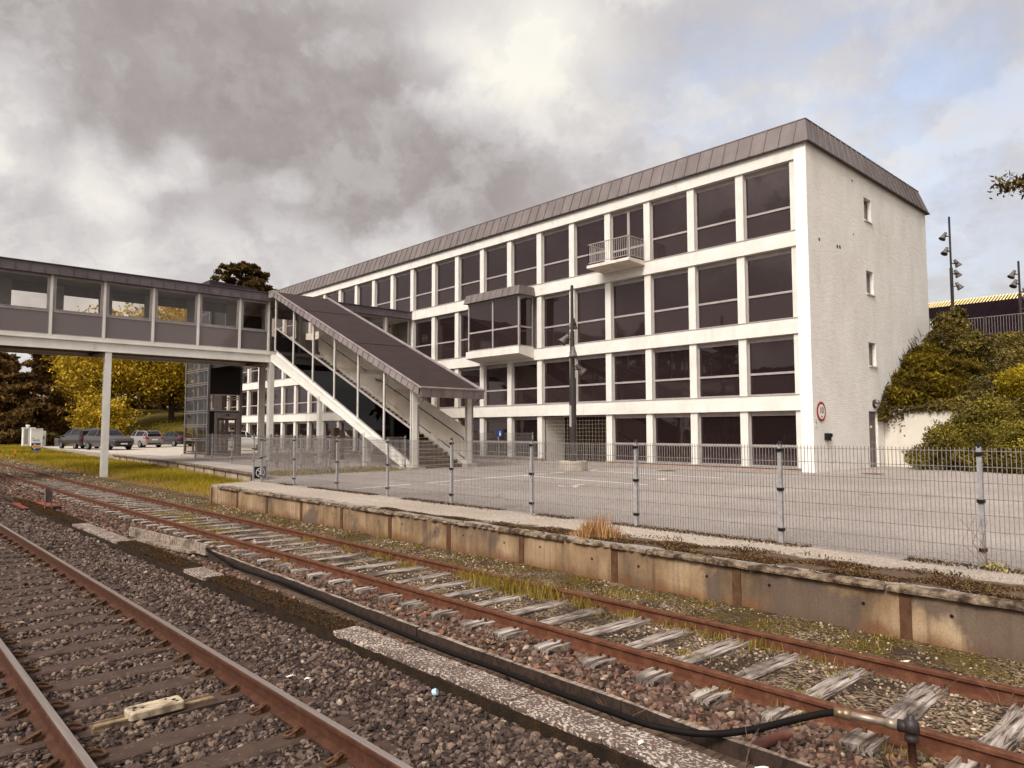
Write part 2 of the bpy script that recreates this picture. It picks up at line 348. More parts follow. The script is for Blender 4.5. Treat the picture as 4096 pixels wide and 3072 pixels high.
# ------------------------------------------------------------------ rails
PROF = [(-.07,-.165),(.07,-.165),(.07,-.152),(.012,-.135),(.009,-.05),(.036,-.036),(.036,-.008),(.028,0),(-.028,0),(-.036,-.008),(-.036,-.036),(-.009,-.05),(-.012,-.135),(-.07,-.152)]
def rail(name, xf, y0, y1, mats, label, step=2., prof=PROF, top=(7,), z0=0):
    b = MB(); n = len(prof); ys = np.arange(y0, y1+step, step)
    for y in ys:
        x = float(xf(y)); b.v += [(x+px, float(y), pz+z0) for px, pz in prof]
    for i in range(len(ys)-1):
        for k in range(n):
            b.f.append((i*n+k, i*n+(k+1) % n, (i+1)*n+(k+1) % n, (i+1)*n+k)); b.m.append(1 if k in top else 0)
    o = b.build(name, mats); return tag(o, label, 'rail', 'rails of the two tracks')
rail('rail', lambda y: 1.28, -4, 60, [RUST, STEEL], 'left rail of the near track, polished top and rust brown web', top=(7,))
rail('rail', lambda y: 2.79, -4, 60, [RUST, STEEL], 'right rail of the near track beside the grey ballast, polished top', top=(7,))
rail('rail', lambda y: 5.935+curve2(y), -4, 150, [REDRUST, REDRUST], 'dull red rusty siding rail farther from the platform wall', z0=-.003)
rail('rail', lambda y: 7.425+curve2(y), -4, 150, [REDRUST, REDRUST], 'dull rusty siding rail nearer to the stained platform wall', z0=-.003)
# ------------------------------------------------------------------ near sleepers with sprung clips
def clip_mesh():
    b = MB(); p = []
    for k in range(9):
        a = PI*.5+PI*k/8; p.append((.105+.0*k-.045*math.cos(a)*-1, .034*math.sin(a), .02))
    pts = [(.055,-.034,.035),(.075,-.034,.034),(.105,-.034,.022),(.15,-.034,.016),(.172,-.022,.014),(.18,0,.014),(.172,.02,.018),(.15,.026,.026),(.11,.02,.038),(.08,.006,.04),(.07,-.008,.034)]
    b.tube(pts, .0105, 6); b.box(.06,.115,-.028,.02,-.005,.03)
    me = b.build('rail_clip', RUST2, smooth=False); m = me.data; bpy.data.objects.remove(me); return m
CLIP = clip_mesh()
def sleeper_a():
    t = thing('track_sleeper', 'x', 'sleeper')
    b = MB()
    n = 14; L = 2.2; prof = [(-.13,-.12),(-.125,0),(-.105,.012),(.105,.012),(.125,0),(.13,-.12)]
    for i in range(n+1):
        x = -L/2+L*i/n
        b.v += [(x, py+.004*math.sin(i*1.7+k), pz+.003*math.sin(i*2.3+k*2)) for k, (py, pz) in enumerate(prof)]
    k6 = len(prof)
    for i in range(n):
        for k in range(k6): b.f.append((i*k6+k, (i+1)*k6+k, (i+1)*k6+(k+1) % k6, i*k6+(k+1) % k6)); b.m.append(0)
    b.f.append(tuple(range(k6))); b.m.append(0); b.f.append(tuple(n*k6+k6-1-k for k in range(k6))); b.m.append(0)
    b.build('body', SLEEPB, t)
    for rx in (1.28-2.03, 2.79-2.03):
        for sgn in (-1, 1):
            c = link('rail_clip', CLIP, t); c.scale = (1.2,1.3,1.3); c.location = (rx, 0, .012); c.rotation_euler = (0,0, 0 if sgn > 0 else PI)
    return t
S0 = sleeper_a()
YS1 = [5.97+.633*k for k in range(-5, 27)]
for i, y in enumerate(YS1):
    o = S0 if i == 0 else copy_tree(S0)
    o.location = (2.03, y, -.172); o.rotation_euler = (0,0,random.uniform(-.012,.012))
    tag(o, f'dark brown sleeper of the near track, {ordn(i+1)} from the bottom of the photo', 'sleeper', 'sleepers of the near track')
# ------------------------------------------------------------------ weathered siding sleepers
def sleeper_b(seed):
    r = random.Random(seed); b = MB(); n = 22; L = 2.26; w = r.uniform(.105,.125); m = 7
    ya = [-w, -w*.96, -w*.55, -w*.1, w*.3, w*.7, w*.97, w]
    dent = [0]+[r.uniform(-.003,.003) for _ in range(6)]+[0]
    for i in range(n+1):
        x = -L/2+L*i/n+(r.uniform(-.015,.015) if i in (0, n) else 0); bend = .018*math.sin(i*.33+seed)
        for k in range(8):
            z = -.13 if k in (0, 7) else dent[k]+r.uniform(-.002,.002)-(.006 if i in (0, n) else 0)
            e = r.uniform(-.005,.005) if k in (0,1,6,7) else 0
            b.v.append((x+(r.uniform(-.015,.015) if i in (0,n) else 0), ya[k]+e+bend, z))
    for i in range(n):
        for k in range(8): b.f.append((i*8+k, (i+1)*8+k, (i+1)*8+(k+1) % 8, i*8+(k+1) % 8)); b.m.append(0)
    b.f.append(tuple(range(8))); b.m.append(0); b.f.append(tuple(n*8+7-k for k in range(8))); b.m.append(0)
    o = b.build('wooden_sleeper', OLDWOOD)
    p = MB()
    for rx in (5.935-6.72, 7.425-6.72):
        for sy in (-.06, .05):
            for sx in (-.095, .085): p.box(rx+sx, rx+sx+.028, sy-.014, sy+.014, 0, .035)
    p.build('coach_screws', REDRUST, o)
    return o
WV = [sleeper_b(s) for s in range(5)]
YS2 = [2.24+.655*k for k in range(-2, 58)]
for i, y in enumerate(YS2):
    v = WV[i % 5] if i < 5 else copy_tree(WV[random.randrange(5)])
    v.location = (6.72+float(curve2(y))+random.uniform(-.04,.03), y+random.uniform(-.05,.05), -.124+random.uniform(-.012,.006)); v.rotation_euler = (0, random.uniform(-.006,.006), random.uniform(-.03,.03))
    tag(v, f'cracked silvery wooden sleeper of the rusty siding, {ordn(i+1)} from the right edge of the photo', 'sleeper', 'wooden sleepers of the siding')
# ------------------------------------------------------------------ cable trough and covers
b = MB(); b.box(4.07,4.11,-3,30,-.3,-.065); b.box(4.39,4.43,-3,30,-.3,-.065); b.box(4.11,4.39,-3,30,-.3,-.2)
tag(b.build('cable_trough', MOSS), 'long mossy concrete cable trough between the two tracks, under its cover slabs', 'cable trough')
def cover(seed, mat, name):
    r = random.Random(seed); b = MB(); n = 12; L = .955
    for i in range(n+1):
        y = -L/2+L*i/n; j = r.uniform(-.008,.004); j2 = r.uniform(-.004,.006)
        if i in (0, n): j += .02; j2 -= .02
        b.v += [(-.165+j, y, -.045), (-.165+j, y, -.008), (-.157+j, y, 0), (.157+j2, y, 0), (.165+j2, y, -.008), (.165+j2, y, -.045)]
    for i in range(n):
        for k in range(6): b.f.append((i*6+k, i*6+(k+1) % 6, (i+1)*6+(k+1) % 6, (i+1)*6+k)); b.m.append(0)
    b.f.append((5,4,3,2,1,0)); b.m.append(0); b.f.append(tuple(n*6+k for k in range(6))); b.m.append(0)
    if mat is MOSS:                                                     # lumps of moss growing over the slab
        for k in range(150):
            x = r.uniform(-.16,.16); y = r.uniform(-.46,.46); s = r.uniform(.015,.04)
            b.lathe((x, y, -.004), [(s, 0), (s*.8, s*.35), (s*.3, s*.5)], 6)
    return b.build(name, mat)
CV = {True: [cover(s, SPECK, 'trough_cover') for s in range(3)], False: [cover(s+9, MOSS, 'mossy_trough_cover') for s in range(3)]}
used = set()
ci = cm = 0
for k in range(-9, 21):
    y = 6.86+.968*k; clean = y < 7.1 or 11.2 < y < 12.2 or 16.0 < y < 19.9
    src = random.choice(CV[clean])
    o = src if src.name not in used else src.copy()
    if o is src: used.add(src.name)
    else: COL.objects.link(o)
    o.location = (4.25+random.uniform(-.012,.012), y, -.02+random.uniform(-.006,.006)); o.rotation_euler = (random.uniform(-.006,.006), random.uniform(-.015,.015), random.uniform(-.012,.012)+(PI if random.random() < .5 else 0))
    if clean:
        if y < 7.1: lab = f'pale speckled concrete trough cover beside the hose, {ordn(max(1, int(round((6.86-y)/.968))+1))} from where the moss begins'
        elif y < 13: lab = 'single clean white trough cover lying between mossy ones'
        else: lab = f'clean pale trough cover near the red steel plate, {ordn(int(round((y-16.54)/.968))+1)} of its row from the camera'
        tag(o, lab, 'slab', 'covers of the cable trough')
    else:
        cm += 1; tag(o, f'dark moss grown trough cover between the tracks, {ordn(cm)} mossy one from the camera', 'slab', 'covers of the cable trough')
for lst in CV.values():
    for s in lst:
        if s.name not in used: bpy.data.objects.remove(s)
# ------------------------------------------------------------------ timber channel, beam, hose and standpipe
def plank(b, p0, p1, w, h, n=16, up=(0,0,1), seed=1, jag=.006, two=False):
    r = random.Random(seed); p0 = Vector(p0); p1 = Vector(p1); d = (p1-p0).normalized(); u = d.cross(Vector(up)).normalized(); t = u.cross(d).normalized()
    st = len(b.v)
    for i in range(n+1):
        c = p0.lerp(p1, i/n)
        for su, stt in ((-1,-1),(1,-1),(1,1),(-1,1)):
            b.v.append(tuple(c+u*(su*w/2+r.uniform(-jag,jag))+t*(stt*h/2+r.uniform(-jag,jag))))
    for i in range(n):
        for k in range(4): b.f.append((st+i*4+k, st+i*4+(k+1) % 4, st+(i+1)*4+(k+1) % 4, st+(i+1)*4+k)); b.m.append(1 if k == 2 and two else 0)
    b.f.append((st+3,st+2,st+1,st)); b.m.append(0); b.f.append(tuple(st+n*4+k for k in range(4))); b.m.append(0)
t = thing('timber_channel', 'long dark timber cable channel of boards beside the black hose', 'timber channel', (4.8, 7, -.15))
b = MB(); plank(b, (.33,6.9,.02), (.20,3.8,.03), .05, .2, 14, seed=2, two=True); plank(b, (.20,3.78,.04), (.06,-.2,.03), .055, .2, 14, seed=3, two=True); plank(b, (.06,-.22,.02), (.05,-4.75,.0), .06, .19, 16, seed=4, two=True); b.build('side_board', [SHADEWOOD, GREYWOOD], t)  # side faces carry the painted shadow, top edges the pale grey wood
b = MB(); plank(b, (.22,5.2,-.03), (-.0,-.3,-.03), .2, .05, 14, seed=5); plank(b, (-.0,-.32,-.035), (-.06,-4.9,-.05), .2, .05, 16, seed=6); b.build('base_board', [MIDWOOD, MIDWOOD], t)
o = MB(); plank(o, (4.82,17.85,-.06), (5.13,14.0,-.05), .07, .2, 16, seed=8); plank(o, (4.72,17.0,-.13), (5.02,14.4,-.13), .16, .05, 10, seed=11)
tag(o.build('timber_beam', GREYWOOD), 'grey weathered timber beam lying on the ballast beyond the end of the hose', 'beam')
def smooth_path(P, m=6):
    P = [Vector(p) for p in P]; out = []
    for i in range(len(P)-1):
        a, b_, c, d = P[max(i-1,0)], P[i], P[i+1], P[min(i+2,len(P)-1)]
        for k in range(m):
            s = k/m; out.append(.5*((2*b_)+(c-a)*s+(2*a-5*b_+4*c-d)*s*s+(3*b_-a-3*c+d)*s**3))
    return out+[P[-1]]
HP = [(5.12,14.1,-.02),(5.08,13.3,-.08),(4.97,12.3,-.10),(4.85,11.4,-.06),(4.82,10.5,-.04),(4.83,9.9,-.04),(4.74,8.5,-.05),(4.68,7.5,-.055),(4.60,6.0,-.05),(4.61,5.15,-.05),(4.59,4.5,-.05),(4.57,3.9,-.04),(4.57,3.35,-.03),(4.72,2.98,-.02),(4.95,2.74,.02),(5.2,2.58,.06),(5.37,2.44,.1),(5.47,2.36,.112)]
b = MB(); b.tube(smooth_path(HP, 6), .026, 10)
tag(b.build('water_hose', M('hose_rubber', (22,16,14), (14,10,9), 6, .7, spec=.12, fine=.1), smooth=True), 'thick black hose running along the timber channel up to the standpipe', 'hose')
t = thing('water_standpipe', 'rusty water standpipe with brass coupling at the end of the black hose', 'standpipe', (5.62,1.9,-.25))
lo = Vector((5.62,1.9,-.25)); L_ = lambda p: tuple(Vector(p)-lo)
b = MB(); b.tube([L_((5.62,1.88,-.35)), L_((5.61,1.89,.0))], .027, 10); b.build('riser_pipe', RUST, t, True)
b = MB(); b.lathe(L_((5.61,1.89,0)), [(.03,0),(.045,.01),(.045,.04),(.034,.05),(.05,.075),(.058,.08),(.052,.14),(.03,.16),(.024,.165),(.024,.185),(.014,.19)], 14); b.tube([L_((5.61,1.89,.1)), L_((5.585,1.97,.102))], .042, 12); b.build('valve_head', DARKM, t, True)
b = MB(); b.tube([L_((5.585,1.97,.102)), L_((5.57,2.04,.104))], .036, 12); b.tube([L_((5.57,2.04,.104)), L_((5.50,2.28,.11))], .026, 12); b.build('outlet_pipe', M('dull_brass', (168,152,136), (140,124,108), 20, .4, metal=.5), t, True)
b = MB(); b.tube([L_((5.505,2.26,.11)), L_((5.495,2.29,.111)), L_((5.49,2.31,.111))], [.04,.043,.04], 12); b.tube([L_((5.49,2.31,.111)), L_((5.46,2.37,.112))], [.036,.036], 12); b.build('hose_coupling', M('brass_ring', (150,128,100), (112,92,70), 20, .4, metal=.6), t, True)
b = MB(); b.tube([(5.05,2.85,-.22),(5.12,2.79,-.155),(5.30,2.75,-.15),(5.45,2.72,-.15)], .042, 12)
tag(b.build('conduit_stub', M('red_brown_plastic', (90,52,41), (76,43,34), 4, .6), smooth=True), 'short red brown conduit stub under the hose bend', 'pipe')
# ------------------------------------------------------------------ track-side things
t = thing('track_balise', 'dirty cream track transponder block bolted on a bar between the near rails', 'track device', (1.99,6.52,-.16), .0)
b = MB()
P = []
for cx, cy in ((.215,.095),(-.215,.095),(-.215,-.095),(.215,-.095)):
    for k in range(5):
        a = math.atan2(cy, cx) ; q = {(1,1):0,(-1,1):1,(-1,-1):2,(1,-1):3}[(1 if cx>0 else -1, 1 if cy>0 else -1)]
        th = PI/2*q+PI/2*k/4; P.append((cx-math.copysign(.03,cx)+.03*math.cos(th), cy-math.copysign(.03,cy)+.03*math.sin(th)))
b.poly([(x,y,.09) for x,y in [(.97*a,.94*c) for a,c in P]]); n = len(P)
for i in range(n):
    j = (i+1) % n
    b.poly([(P[i][0],P[i][1],.08),(P[j][0],P[j][1],.08),(.97*P[j][0],.94*P[j][1],.09),(.97*P[i][0],.94*P[i][1],.09)])
    b.poly([(P[i][0],P[i][1],.03),(P[j][0],P[j][1],.03),(P[j][0],P[j][1],.08),(P[i][0],P[i][1],.08)])
b.build('block', M('dirty_cream', (186,168,142), (118,102,84), 9, .8, .42, .62, fine=.12), t)
b = MB()
for x, y, r in ((-.15,.02,.018),(-.17,-.03,.012),(-.1,-.02,.012),(.15,.0,.018),(.1,.05,.012),(.16,-.05,.012)): b.lathe((x,y,.088), [(r,0),(r,.006)], 8)
b.build('bolt_holes', INK, t)
b = MB(); b.box(-.47,.48,-.05,.05,.0,.03); b.box(-.46,.47,-.055,-.045,.03,.045); b.box(-.46,.47,.045,.055,.03,.045); b.build('mounting_bar', M('pale_bar', (150,128,100), (96,76,58), 12, .8), t)
b = MB(); plank(b, (-.56,-.0,-.02), (.56,-.01,-.015), .2, .04, 10, seed=5); b.build('base_plank', SLEEPB, t)
t = thing('steel_cover_plate', 'flat rust red steel plate over the trough at the left edge', 'steel plate', (4.4,26.5,-.1))
b = MB(); b.box(-.45,.5,-1.1,.95,.02,.04); b.box(-.45,.5,.82,.95,.04,.06); b.box(-.1,.5,-1.1,-.95,.04,.055); b.build('plate', M('red_oxide_steel', (134,66,46), (112,52,36), 3, .6), t); b = MB(); b.box(-.55,.5,-1.2,1.1,-.15,.018); b.build('frame', MOSS, t)
t = thing('channel_post', 'short grey steel channel post beside the red plate', 'post', (4.37,24.3,-.2))
b = MB(); b.box(-.09,-.075,-.07,.07,0,.78); b.box(.075,.09,-.07,.07,0,.78); b.box(-.075,.075,-.01,.01,.35,.78); b.build('steel_section', M('grey_post_steel', (112,96,92), (92,76,72), 6, .5), t)
def litter(name, lab, mat, loc, fn, cat='litter'):
    b = MB(); fn(b); o = b.build(name, mat); o.location = loc; tag(o, lab, cat)
def scrap(seed, s):
    def f(b):
        r = random.Random(seed); n = 6; top = []
        for k in range(n): a = 2*PI*k/n; top.append((s*math.cos(a)*r.uniform(.6,1.2), s*.6*math.sin(a)*r.uniform(.6,1.2), r.uniform(.002,.02)))
        b.poly(top)
        b.poly([(x, y, z-.004) for x, y, z in reversed(top)])
        for i in range(n): j = (i+1) % n; b.poly([top[i], (top[i][0], top[i][1], top[i][2]-.004), (top[j][0], top[j][1], top[j][2]-.004), top[j]])
    return f
WL = M('white_plastic', (232,228,220), (214,208,200), 20, .5)
b = MB(); b.lathe((0,0,0), [(.03,0),(.032,.008),(.032,.034),(.029,.04)], 14); o = b.build('bottle_cap', M('pale_blue_plastic', (150,190,214), (190,206,214), 30, .4)); o.location = (3.9,5.22,-.11); o.rotation_euler = (1.2,0,.6); tag(o, 'pale blue bottle cap lying on the grey ballast', 'bottle cap')
litter('paper_scrap', 'small white scrap on ballast right of the polished rail, larger of the two', WL, (3.15,6.45,-.10), scrap(1,.05))
litter('paper_scrap', 'tiny white scrap on ballast right of the polished rail, smaller of the two', WL, (3.24,6.28,-.10), scrap(2,.032))
litter('paper_scrap', 'white crumpled scrap beyond the rusty rails below the platform wall', WL, (7.72,2.62,-.07), scrap(3,.055))
litter('paper_scrap', 'white torn scrap lying next to the timber channel near the hose bend', WL, (4.62,2.5,-.08), scrap(4,.06))
litter('paper_scrap', 'round white scrap on the speckled concrete cover', WL, (4.22,3.2,-.012), scrap(5,.03))
# ------------------------------------------------------------------ loose stones
PH = (1+5**.5)/2
ICO = np.array([(-1,PH,0),(1,PH,0),(-1,-PH,0),(1,-PH,0),(0,-1,PH),(0,1,PH),(0,-1,-PH),(0,1,-PH),(PH,0,-1),(PH,0,1),(-PH,0,-1),(-PH,0,1)])/1.902
IF = np.array([(0,11,5),(0,5,1),(0,1,7),(0,7,10),(0,10,11),(1,5,9),(5,11,4),(11,10,2),(10,7,6),(7,1,8),(3,9,4),(3,4,2),(3,2,6),(3,6,8),(3,8,9),(4,9,5),(2,4,11),(6,2,10),(8,6,7),(9,8,1)])
VAR = []
for k in range(24):
    v = ICO.copy(); cuts = RNG.normal(size=(5, 3)); cuts /= np.linalg.norm(cuts, axis=1)[:, None]
    for c in cuts:                                                      # chop flat facets: crushed rock, not pebbles
        h = RNG.uniform(.45, .75); d = v @ c; v = v-np.where(d > h, d-h, 0)[:, None]*c
    v *= RNG.uniform(.75, 1.25, 3)*np.array([1.1,.95,.75]); v += RNG.normal(size=v.shape)*.05; VAR.append(v)
VAR = np.array(VAR)
def rotmats(n):
    q = RNG.normal(size=(n, 4)); q /= np.linalg.norm(q, axis=1)[:, None]; w, x, y, z = q.T
    return np.stack([1-2*(y*y+z*z), 2*(x*y-z*w), 2*(x*z+y*w), 2*(x*y+z*w), 1-2*(x*x+z*z), 2*(y*z-x*w), 2*(x*z-y*w), 2*(y*z+x*w), 1-2*(x*x+y*y)], -1).reshape(n, 3, 3)
def stones(P, r, var=VAR):
    n = len(P); Rm = rotmats(n); v = var[RNG.integers(0, len(var), n)]
    v = np.einsum('nij,nkj->nki', Rm, v)*r[:, None, None]*np.array([1,1,.85])+P[:, None, :]
    F = IF[None]+np.arange(n)[:, None, None]*12
    return v.reshape(-1, 3), F.reshape(-1, 3), np.repeat(RNG.random(n), 12)
def scatter(x0, x1, y0, y1, dens):
    n = int((x1-x0)*(y1-y0)*dens); return RNG.uniform(x0, x1, n), RNG.uniform(y0, y1, n)
def insight(x, y, m=.5): return (x > np.tan(math.radians(6.5))*y-m) & (y > np.tan(math.radians(11))*x-m) & (x*.68+y*.73 > 3.6)
pts = []
def field(x0, x1, y0, y1, dens, rr, lift, skip=None):
    x, y = scatter(x0, x1, y0, y1, dens); k = insight(x, y)
    if skip is not None: k &= ~skip(x, y)
    x, y = x[k], y[k]; r = RNG.uniform(rr[0], rr[1], len(x))*RNG.choice([1,1,1,1.35], len(x))
    return np.stack([x, y, bedz(x, y)+lift+r*RNG.uniform(-.1,.5,len(x))], -1), r
ra = lambda x, y: (np.abs(x-1.28) < .085) | (np.abs(x-2.79) < .085)
def onsl(x, y): return (np.abs(((y-5.97)/.633+.5) % 1-.5) < .2) & (x > .9) & (x < 3.16)
sk = lambda x, y: ra(x, y) | (onsl(x, y) & (RNG.random(len(x)) < .93))
A = []
for (x0,x1,y0,y1,d,rr) in ((-.6,4.03,2,9,640,(.019,.033)),(.5,4.03,9,16,430,(.022,.036)),(1.2,4.03,16,28,260,(.027,.042)),(2.5,4.03,28,45,120,(.035,.055))):
    A.append(field(x0,x1,y0,y1,d,rr,.0,sk))
P = np.concatenate([a for a, _ in A]); r = np.concatenate([c for _, c in A])
v, f, rn = stones(P, r); print('stones', len(P))
tag(npmesh('ballast', v, f, STONE, rn), 'grey crushed stone ballast of the near track', 'ballast', kind='stuff')
A = []
ch = lambda x, y: (((np.abs(x-np.interp(y, [2,6.7,12.2], [4.74,4.8,5.02])) < .115) & (y < 12.3)) | ((np.abs(x-np.interp(y, [2.2,6.8,10.8,14,17.9], [4.85,4.86,5.,5.13,4.82])) < .06) & (y < 17.9))) | (np.abs(x-5.935-curve2(y)) < .085)
def onsl2(x, y): return (np.abs(((y-2.24)/.655+.5) % 1-.5) < .215) & (x > 5.52)
skb = lambda x, y: ch(x, y) | (onsl2(x, y) & (RNG.random(len(x)) < .985))
for (x0,x1,y0,y1,d,rr) in ((4.46,5.85,1.2,8,520,(.022,.042)),(4.46,5.85,8,16,380,(.022,.04)),(4.46,6.0,16,30,200,(.026,.044)),(4.46,6.3,30,60,90,(.035,.06))):
    A.append(field(x0,x1,y0,y1,d,rr,.0,skb))
P = np.concatenate([a for a, _ in A]); r = np.concatenate([c for _, c in A]); v, f, rn = stones(P, r)
tag(npmesh('reddish_ballast', v, f, STONER, rn), 'reddish brown stones beside the rusty siding rail', 'ballast', kind='stuff')
A = []
sk3 = lambda x, y: (np.abs(x-7.425-curve2(y)) < .085) | (np.abs(x-5.935-curve2(y)) < .085) | (onsl2(x, y) & (x < 7.8) & (RNG.random(len(x)) < .9)) | (np.sin(x*3.1+y*1.3)+np.sin(y*2.1-x*2.2) < -.5)
for (x0,x1,y0,y1,d,rr) in ((6.0,7.4,1,7,430,(.009,.02)),(6.0,8.5,7,14,230,(.011,.023)),(7.45,8.5,1,7,200,(.009,.019)),(6.0,8.7,14,40,95,(.016,.03)),(6.2,9.4,40,70,30,(.03,.05))):
    A.append(field(x0,x1,y0,y1,d,rr,.0,sk3))
P = np.concatenate([a for a, _ in A]); r = np.concatenate([c for _, c in A]); v, f, rn = stones(P, r)
tag(npmesh('pale_pebbles', v, f, STONEL, rn), 'pale small stones strewn between the siding sleepers', 'gravel', kind='stuff')

MB_ = attr_mat('cover_moss_blades', [(0,(34,22,10)), (.5,(60,40,17)), (.88,(84,60,28)), (1,(116,90,52))], .95, .1)
# ------------------------------------------------------------------ yard, platform strip and platform walls
ZY = .5
b = MB()
edge = [(8.62,-25),(8.62,23.3)]+[(x, y) for y, x in YEDGE[1:7]]
poly = edge+[(80,95),(80,-25)]
b.poly([(x, y, ZY) for x, y in poly])
for (xa, ya), (xb, yb) in zip(edge[:-1], edge[1:]): b.poly([(xa,ya,-.6),(xb,yb,-.6),(xb,yb,ZY),(xa,ya,ZY)])
tag(b.build('yard', ASPH), kind='structure')
b = MB(); n = 40
for i in range(n):
    y0, y1 = -25+48.2*i/n, -25+48.2*(i+1)/n; e = lambda y: 10.2+.12*math.sin(y*1.7)+.08*math.sin(y*4.1)
    b.poly([(8.7,y0,ZY+.004),(e(y0),y0,ZY+.004),(e(y1),y1,ZY+.004),(8.7,y1,ZY+.004)])
tag(b.build('platform', GRITTY), kind='structure')
t = thing('platform_wall', 'long stained concrete platform wall with rusty posts behind the siding', 'wall', (8.55,10,0))
PY = [2.89+2.02*k for k in range(-3, 11)]+[23.3]
for i in range(len(PY)-1):
    b = MB(); b.box(0,.06,PY[i]-10+.05,PY[i+1]-10-.05,-.5,.43); p = b.build('panel', STAINED, t)
    b = MB()
    for f in (.22,.78): b.lathe((-.002, PY[i]-10+(PY[i+1]-PY[i])*f, .24+random.uniform(-.03,.03)), [(.021,0),(.019,.001)], 10, 0, (-1,0,0))
    b.build('tie_holes', INK, p)
for y in PY[:-1]:
    b = MB(); b.box(-.014,.05,y-10-.06,y-10+.06,-.5,.425); b.box(-.02,-.01,y-10-.02,y-10+.02,-.5,.0); b.build('rusty_post', RUST2, t)
r = random.Random(3)
def coping(y0, y1, broken):
    b = MB(); n = max(6, int((y1-y0)/.07)); k = 7
    for i in range(n+1):
        y = y0+(y1-y0)*i/n+(.012 if i == 0 else -.012 if i == n else 0)
        j = r.uniform(-.012,.012); j2 = r.uniform(-.012,.006); ch = (r.uniform(.02,.13) if broken and r.random() < .8 else r.uniform(0,.03))
        zt = .5+j2-(r.uniform(.0,.045) if broken else 0)
        if i in (0, n): zt -= .015
        b.v += [(-.075+j+ch*.6, y, .43), (-.085+j+ch, y, .455+r.uniform(-.01,.01)), (-.08+j+ch, y, zt-.025), (-.05+j+ch, y, zt), (.08, y, zt+r.uniform(-.006,.01)), (.16, y, .495), (.16, y, .43)]
    for i in range(n):
        for q in range(k): b.f.append((i*k+q, i*k+(q+1) % k, (i+1)*k+(q+1) % k, (i+1)*k+q)); b.m.append(0)
    b.f.append(tuple(range(k-1,-1,-1))); b.m.append(0); b.f.append(tuple(n*k+q for q in range(k))); b.m.append(0)
    return b.build('coping_slab', COPING, t)
ys = [-3.4-10+1.62*i for i in range(17)]
for i in range(len(ys)-1):
    y0, y1 = ys[i], min(ys[i+1], 13.35); 
    if y0 < 13.2: coping(y0, y1, i in (6,8,9,11,14))
t = thing('low_platform_wall', 'low concrete wall of the second platform in front of the lift, above the grass', 'wall', (12.05,28.2,0))
E2 = [(11.2,24.3),(12.05,28.2),(13.52,41.4),(14.25,57.3)]
for k, ((xa,ya),(xb,yb)) in enumerate(zip(E2[:-1], E2[1:])):
    L = math.hypot(xb-xa, yb-ya); m = max(2, round(L/2)); dx, dy = (xb-xa)/L, (yb-ya)/L
    for i in range(m):
        a = Vector((xa+dx*L*i/m-12.05, ya+dy*L*i/m-28.2, .16)); c = Vector((xa+dx*L*(i+1)/m-12.05, ya+dy*L*(i+1)/m-28.2, .16))
        b = MB(); b.beam(a+Vector((-.03,.04,0)), c+Vector((-.03,-.04,0)), .05, .56); b.build('panel', M('pale_panel_%d%d' % (k, i), (172-4*(i % 3),154-4*(i % 3),134), (134,114,94), 1.5, .9, fine=.1), t)
        b = MB(); b.beam(a+Vector((-.03,0,0)), a+Vector((-.03+dx*.08,dy*.08,0)), .07, .57); b.build('rusty_post', RUST2, t)
    b = MB(); b.beam((xa-12.05-.02, ya-28.2, .47), (xb-12.05-.02, yb-28.2, .47), .24, .075); b.build('coping_slab', COPING, t)
# moss, dead stalks and soil creeping over the platform edge
def blades(P, h, w, lean, name, mat, rnd=None, kind='stuff', parent=None):
    n = len(P); a = RNG.uniform(0, 2*PI, n); l = RNG.uniform(lean*.3, lean, n)*h; la = RNG.uniform(0, 2*PI, n)
    ux, uy = np.cos(a)*w/2, np.sin(a)*w/2; z0 = np.zeros(n)
    b0 = P+np.stack([-ux,-uy,z0], -1); b1 = P+np.stack([ux,uy,z0], -1)
    m = P+np.stack([np.cos(la)*l*.35, np.sin(la)*l*.35, h*.6], -1); m0 = m+np.stack([-ux,-uy,z0], -1)*.7; m1 = m+np.stack([ux,uy,z0], -1)*.7
    tp = P+np.stack([np.cos(la)*l, np.sin(la)*l, h*np.sqrt(np.maximum(.15,1-(l/np.maximum(h,1e-6))**2*.6))], -1)
    V = np.stack([b0,b1,m1,m0,tp], 1).reshape(-1, 3); i = np.arange(n)*5
    F = np.concatenate([np.stack([i,i+1,i+2], -1), np.stack([i,i+2,i+3], -1), np.stack([i+3,i+2,i+4], -1)])
    o = npmesh(name, V, F, mat, np.repeat(RNG.random(n) if rnd is None else rnd, 5), parent)
    if kind: o['kind'] = kind
    return o
MOSSB = attr_mat('moss_blades', [(0,(34,22,14)), (.45,(64,44,27)), (.75,(92,68,44)), (.93,(140,112,80)), (1,(96,80,40))], .95, .1)
n = 60000; y = RNG.uniform(.2, 13.5, n); x = 8.64+np.abs(RNG.normal(0, 1, n))*.34*np.clip((11.5-y)/5, .12, 1.15)
lump = np.clip(np.sin(x*9+y*3.3)+np.sin(y*5.1-x*4)+.9, 0, 3); k = (RNG.random(n)*1.5 < lump) & (x < 9.8); P = np.stack([x, y, np.full(n, ZY+.002)], -1)[k]; lump = lump[k]
tag(blades(P, RNG.uniform(.010,.042,len(P))*(.6+.4*lump), .016, 2.2, 'platform_moss', MOSSB), 'brown moss and dead stalks along the platform edge', 'moss')
n = 26000; y = RNG.uniform(7.36, 28, n)**1.0; x = RNG.uniform(4.07, 4.43, n); P = np.stack([x, y, np.full(n, -.018)], -1); k = ~(((y > 11.15) & (y < 12.35)) | ((y > 15.98) & (y < 20.0))) & (np.sin(x*40+y*5)+np.sin(y*9-x*11) > -1.1)
tag(blades(P[k], RNG.uniform(.008,.032,k.sum()), .014, 2., 'trough_moss', MB_), 'brown moss cushions growing on the trough covers', 'moss')
